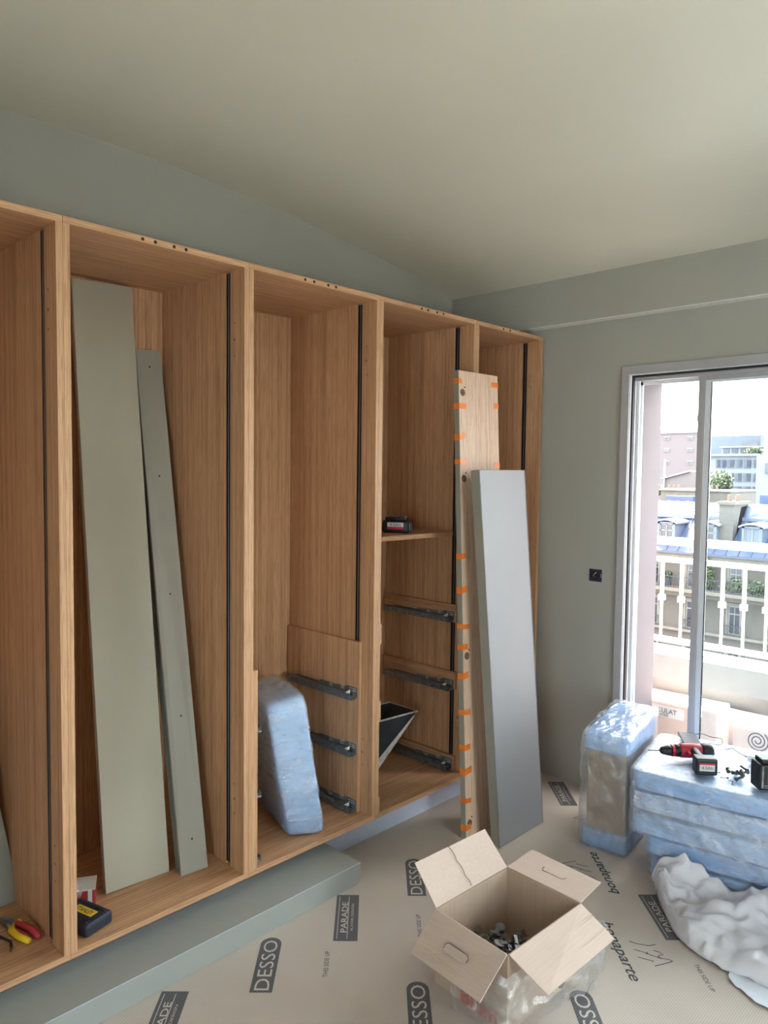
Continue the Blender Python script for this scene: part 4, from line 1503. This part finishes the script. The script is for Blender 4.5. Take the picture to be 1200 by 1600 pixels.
# ================================================================ small things
def rounded(x0, x1, y0, y1, z0, z1):
    return MB().box(x0, x1, y0, y1, z0, z1)

# --- battery pack on the shelf
def battery(name, label, loc, rotz, k=1.0, rib=True, words='4.0Ah', roll=0.0):
    t = thing(name, label, 'battery', loc, world=False, rotz=rotz)
    t.rotation_euler = (0, roll, rotz)
    # label side faces -y
    w, d, h = .120 * k, .075 * k, .070 * k
    MB().box(-w / 2, w / 2, -d / 2, d / 2, 0, h * .78).build('housing', 'black', t, bevel=.010 * k, seg=3, smooth=False)
    MB().box(-w / 2 + .012 * k, w / 2 - .012 * k, -d / 2 + .010 * k, d / 2 - .008 * k, h * .78, h).build('slide_head', 'black', t, bevel=.004 * k, seg=2)
    f = -d / 2 - .0006
    b = MB().box(-w * .30, w * .30, f, f + .002, h * .40, h * .66).build('label_plate', 'label_white', t)
    b2 = MB().box(-w * .30, w * .30, f, f + .002, h * .24, h * .40).build('label_band', 'label_red', t)
    lettering(words, (0, f - .0006, h * .52), (1, 0, 0), (0, 0, 1), w * .42, h * .17, 'ink', b)
    for sx in (-1, 1):
        for q in (-.5, .5):
            MB().box(min(sx * (w / 2 - .001), sx * (w / 2 + .0025)), max(sx * (w / 2 - .001), sx * (w / 2 + .0025)), q * d * .5 - .006 * k, q * d * .5 + .006 * k, h * .15, h * .62).build('corner_rib', 'zinc_dark', t)
    for q in (-.35, 0, .35):
        MB().box(w * q - .004 * k, w * q + .004 * k, -d / 2 + .012 * k, d / 2 - .012 * k, h - .001, h + .003).build('contact_rib', 'zinc', t)
    return t
battery('battery_pack', 'black power tool battery with red and white label on the shelf', (1.735, .245, 1.394), -1.02, 1.12)

# --- cordless drill lying on the top parcel
ZT = .470
dr = thing('cordless_drill', 'red and black cordless drill lying on the topmost parcel', 'drill', (2.235, -1.02, ZT))
tip, tail = Vector((2.118, -.900, ZT + .036)), Vector((2.318, -1.100, ZT + .036))
ax = (tail - tip).normalized()
P = lambda s: tip + ax * s
MB().tube([P(0), P(.055)], [.0022, .0032], 8).build('bit', 'nickel', dr, smooth=True)
MB().tube([P(.052), P(.060), P(.085), P(.098), P(.1)], [.010, .016, .022, .023, .020], 18).build('chuck', 'black', dr, smooth=True)
MB().tube([P(.100), P(.112)], [.0255, .0255], 18).build('collar_ring', 'label_red', dr)
MB().tube([P(.112), P(.114), P(.132), P(.136)], [.022, .026, .027, .026], 18).build('gear_collar', 'black', dr, smooth=True)
MB().tube([P(.134), P(.14), P(.19), P(.225), P(.232)], [.026, .030, .0315, .029, .026], 18).build('housing', 'red_tool', dr, smooth=True)
MB().tube([P(.225), P(.235), P(.268), P(.278), P(.282)], [.0285, .031, .030, .026, .012], 18).build('motor_cap', 'black', dr, smooth=True)
hd = Vector((-.78, -.62, 0)).normalized()
g0 = P(.195)
MB().tube([g0, g0 + hd * .04, g0 + hd * .085, g0 + hd * .125], [.026, .0215, .020, .024], 14).build('handle', 'black', dr, smooth=True)
MB().tube([P(.165) + hd * .030, P(.168) + hd * .055], [.010, .007], 10).build('trigger', 'label_red', dr, smooth=True)
bc = g0 + hd * .158
sd = Vector((-hd.y, hd.x, 0))
cor = [bc + hd * a + sd * b + Vector((0, 0, z)) for z in (-.035, .034) for a, b in ((.028, -.043), (.028, .043), (-.03, .043), (-.03, -.043))]
bt = MB().hexa(cor).build('battery', 'black', dr, bevel=.008, seg=3)
fc = bc + hd * .0286
MB().slab(*[fc + sd * a * -1 + Vector((0, 0, z)) for a, z in ((-.030, -.016), (.030, -.016), (.030, .010), (-.030, .010))], -hd * .0015).build('battery_label', 'label_white', bt)
MB().slab(*[fc + sd * a * -1 + Vector((0, 0, z)) for a, z in ((-.030, .010), (.030, .010), (.030, .017), (-.030, .017))], -hd * .0015).build('battery_band', 'label_red', bt)
lettering('4.0Ah', fc + hd * .0008 + Vector((0, 0, -.002)), -sd if (-sd).dot(Vector((1, -1, 0))) > 0 else sd, (0, 0, 1), .044, .014, 'ink', bt)

# --- second battery and the screws beside it
ub = thing('battery_pack', 'upright black battery with red striped label beside the bolts at the right edge', 'battery', (2.172, -1.366, ZT + .001), world=False, rotz=-.80)
MB().box(-.055, .055, -.038, .038, 0, .105).build('housing', 'black', ub, bevel=.010, seg=3)
MB().box(-.042, .042, -.030, .030, .104, .122).build('slide_head', 'black', ub, bevel=.004, seg=2)
pl_ = MB().box(-.012, .030, -.0388, -.037, .028, .094).build('label_plate', 'label_white', ub)
MB().box(-.022, -.012, -.0388, -.037, .028, .094).build('label_band', 'label_red', ub)
lettering('5.0Ah', (.009, -.0394, .066), (0, 0, 1), (-1, 0, 0), .046, .016, 'ink', pl_)
for q in (-.046, .040):
    MB().box(q, q + .007, -.0405, -.036, .012, .096).build('corner_rib', 'zinc_dark', ub)
for z in (.012, .020):
    MB().box(-.034, .034, -.0395, -.036, z, z + .003).build('vent_slot', 'zinc_dark', ub)
def screw_mesh():
    m = MB()
    m.cyl((0, 0, 0), (.022, 0, 0), .0020, .0010, 8)
    m.cyl((-.003, 0, 0), (0, 0, 0), .0045, .0022, 10)
    return m
def bolt_mesh():
    m = MB()
    m.cyl((-.016, 0, 0), (.016, 0, 0), .0055, n=10)
    m.cyl((-.021, 0, 0), (-.016, 0, 0), .0085, n=12)
    return m
bolts = None
rg = random.Random(5)
for i in range(12):
    if bolts is None:
        bolts = bolt_mesh().build('connector_bolt', 'nickel')
        o = bolts
    else:
        o = bolts.copy()
        COL.objects.link(o)
    o.location = (2.195 + rg.uniform(-.03, .03), -1.245 + rg.uniform(-.03, .025), ZT + .010 + (i // 5) * .012)
    o.rotation_euler = (0, rg.uniform(-.5, .5), rg.uniform(0, 6.28))
    tag(o, 'shiny steel connector bolt in the small heap beside the upright battery', 'bolt', 'heap of connector bolts')
scr = None
for i, (x, y) in enumerate(((2.14, -1.225), (2.115, -1.250), (2.17, -1.18), (2.09, -1.262), (2.125, -1.205))):
    if scr is None:
        scr = screw_mesh().build('small_screw', 'zinc')
        o = scr
    else:
        o = scr.copy()
        COL.objects.link(o)
    o.location = (x, y, ZT + .006)
    o.rotation_euler = (0, 0, i * 1.3)
    tag(o, 'tiny loose screw lying on the topmost parcel in front of the bolts', 'screw', 'loose screws on the parcel')

# --- phone, charger and cable
ph = thing('phone', 'dark phone lying face up behind the drill', 'phone', (2.45, -.945, ZT))
pu = Vector((-.140, -.091, 0)).normalized()
pv = Vector((-pu.y, pu.x, 0))
c = Vector((2.452, -.945, ZT + .014))
cor = [c + pu * a + pv * b + Vector((0, 0, z)) for z in (-.0045, .0045) for a, b in ((-.080, -.038), (.080, -.038), (.080, .038), (-.080, .038))]
MB().hexa(cor).build('body', 'black', ph, bevel=.003, seg=2)
M['screen'] = plain('dim_phone_glass', (.07, .065, .085), .55, var=.1)
cor = [c + pu * a + pv * b + Vector((0, 0, z)) for z in (.0044, .0052) for a, b in ((-.074, -.034), (.074, -.034), (.074, .034), (-.074, .034))]
MB().hexa(cor).build('screen', 'screen', ph)
cb = []
for i in range(70):
    t = i / 69
    a = t * 2 * PI * 1.25 + 2.4
    cb.append((2.50 + .075 * math.cos(a) - .02 * t, -.95 - .11 * t + .085 * math.sin(a), ZT + .008 + .010 * math.sin(a * 2) ** 2))
cb += [(2.49, -1.12, ZT + .008), (2.44, -1.17, ZT + .01), (2.42, -1.20, ZT + .012)]
cbt = thing('charging_cable', 'thin dark charging cable looped behind the phone', 'cable', (2.5, -.98, ZT))
MB().tube(cb, .0019, 6).build('cord', 'black', cbt, smooth=True)
MB().cyl(cb[-1], Vector(cb[-1]) + Vector((-.012, -.018, 0)), .0035, n=8).build('plug', 'black', cbt)
chg = thing('charger', 'white charger block at the end of the cable on the parcel', 'charger', (2.41, -1.235, ZT))
MB().box(2.385, 2.435, -1.262, -1.216, ZT + .002, ZT + .030).build('body', 'white_plastic', chg, bevel=.006, seg=3)
for dy in (-.009, .009):
    MB().cyl((2.384, -1.239 + dy, ZT + .016), (2.366, -1.239 + dy, ZT + .016), .0023, n=8).build('pin', 'silver', chg)

# --- black case with a yellow plate
st = thing('tool_case', 'small black plastic case with a yellow STANLEY plate in the second unit', 'case', (.094, .120, ZF), world=False, rotz=math.radians(-74))
cs = MB().box(-.082, .078, -.056, .056, .0, .046).build('body', 'navy', st, bevel=.012, seg=3)
for y in (-.040, -.030, .036):
    MB().box(-.066, .062, y - .003, y + .003, .045, .0482).build('lid_ridge', 'navy', st, bevel=.0012)
MB().box(-.070, .066, -.0565, .0565, .021, .0235).build('seam', 'black', st)
pt_ = MB().box(-.046, .052, -.022, .026, .0455, .0475).build('name_plate', 'navy', st)
MB().box(-.042, .048, -.014, .018, .0475, .0485).build('yellow_plate', 'yellow', pt_)
lettering('STANLEY', (.003, .002, .0491), (1, 0, 0), (0, 1, 0), .078, .020, 'ink', pt_, bold=.02)
# --- red carton with white end strip, and the clear bag on it
rc = thing('red_carton', 'small red and white carton behind the black case', 'carton', (.165, .255, ZF), world=False, rotz=math.radians(-28))
MB().box(-.075, .030, -.045, .045, 0, .058).build('body', 'red_card', rc, bevel=.0012)
MB().box(-.076, .031, -.046, .046, .056, .0588).build('lid', 'label_white', rc)
MB().box(.006, .020, -.0462, -.0448, .0, .056).build('white_strip', 'label_white', rc)
MB().box(-.076, .004, -.0465, -.0446, 0, .018).build('kraft_base', 'card', rc)
bg = thing('plastic_bag', 'crumpled clear plastic bag on the red carton beside the divider', 'bag', (.10, .235, ZF))
c8 = [(.055, .19, ZF + .05), (.125, .175, ZF + .05), (.15, .29, ZF + .062), (.06, .29, ZF + .062),
      (.06, .20, ZF + .105), (.105, .19, ZF + .10), (.115, .27, ZF + .11), (.06, .28, ZF + .11)]
weld(pillow(c8, 18, 3.5, .012, 4.0, 26).build('bag_film', 'film', bg, smooth=True))

# --- pliers and the black cable in the leftmost unit
pr_ = thing('pliers', 'pliers with red and yellow handles on the floor of the leftmost unit', 'pliers', (-.075, .22, ZF))
zp = ZF + .012
jaw = Vector((-.092, .330, zp))
piv = Vector((-.082, .262, zp))
MB().tube([piv + Vector((.004, -.004, 0)), piv.lerp(jaw, .5) + Vector((.007, 0, 0)), jaw], [.011, .009, .003], 10).build('jaw', 'zinc_dark', pr_, smooth=True)
MB().tube([piv + Vector((-.006, -.004, 0)), piv.lerp(jaw, .5) + Vector((-.006, 0, 0)), jaw + Vector((-.004, 0, 0))], [.011, .009, .003], 10).build('jaw', 'zinc', pr_, smooth=True)
MB().cyl(piv + Vector((0, 0, -.008)), piv + Vector((0, 0, .010)), .012, n=14).build('pivot', 'zinc_dark', pr_)
MB().tube([piv + Vector((.004, .002, .002)), piv + Vector((.022, -.03, .003)), piv + Vector((.034, -.075, .003)), piv + Vector((.036, -.125, 0))], [.009, .0115, .012, .009], 12).build('handle', 'red_card', pr_, smooth=True)
MB().tube([piv + Vector((-.002, 0, 0)), piv + Vector((-.014, -.03, 0)), piv + Vector((-.008, -.08, 0)), piv + Vector((.006, -.125, 0))], [.010, .012, .011, .009], 12).build('handle', 'yellow', pr_, smooth=True)
MB().tube([piv + Vector((-.010, -.02, .002)), piv + Vector((-.004, -.06, .004)), piv + Vector((.004, -.10, .003))], [.006, .008, .006], 10).build('handle_inlay', 'red_card', pr_, smooth=True)
MB().tube([piv + Vector((.012, .004, .002)), piv + Vector((.024, .006, .004)), piv + Vector((.026, -.012, .004))], [.005, .006, .004], 10).build('thumb_guard', 'yellow', pr_, smooth=True)
cbl = thing('black_cable', 'short black cable with a bare end in front of the pliers', 'cable', (-.13, .18, ZF))
MB().tube([(-.22, .27, ZF + .006), (-.17, .262, ZF + .006), (-.13, .235, ZF + .006), (-.115, .185, ZF + .006), (-.125, .150, ZF + .006)], .0045, 8).build('cord', 'black', cbl, smooth=True)
MB().cyl((-.125, .150, ZF + .006), (-.132, .137, ZF + .006), .0042, n=8).build('bare_end', 'nickel', cbl)

# --- tub behind the divider in the fourth unit
tbx = thing('plaster_tub', 'dusty black flared tub half hidden behind the divider in the fourth unit', 'tub', (1.50, .32, ZF))
zt_ = .488
def ringpts(x0, x1, y0, y1, z, dz=0.0):
    return [Vector((x0, y0, z)), Vector((x1, y0, z - dz)), Vector((x1, y1, z - dz)), Vector((x0, y1, z))]
lo = ringpts(1.43, 1.535, .24, .38, ZF + .001)
hi = ringpts(1.405, 1.880, .22, .42, zt_, .022)
lo2 = ringpts(1.44, 1.525, .25, .37, ZF + .008)
hi2 = ringpts(1.411, 1.872, .226, .414, zt_ + .0005, .022)
m = MB()
m.add(lo + hi + hi2 + lo2, [(3, 2, 1, 0)] + [(i, (i + 1) % 4, 4 + (i + 1) % 4, 4 + i) for i in range(4)]
      + [(4 + i, 4 + (i + 1) % 4, 8 + (i + 1) % 4, 8 + i) for i in range(4)]
      + [(8 + i, 8 + (i + 1) % 4, 12 + (i + 1) % 4, 12 + i) for i in range(4)] + [(12, 13, 14, 15)])
m.build('body', 'tub', tbx)
m = MB()
m.tube([hi[0], hi[1], hi[2], hi[3], hi[0]], .0045, 6)
m.build('dusty_rim', 'dust', tbx)
m = MB()
a_, b_ = hi[1] + Vector((-.012, -.0022, -.010)), lo[1] + Vector((0, -.0022, 0))
m.slab(a_ + Vector((-.030, 0, -.010)), a_, b_, b_ + Vector((-.10, 0, 0)), (0, .0015, 0))
m.build('plaster_smear', 'dust', tbx)
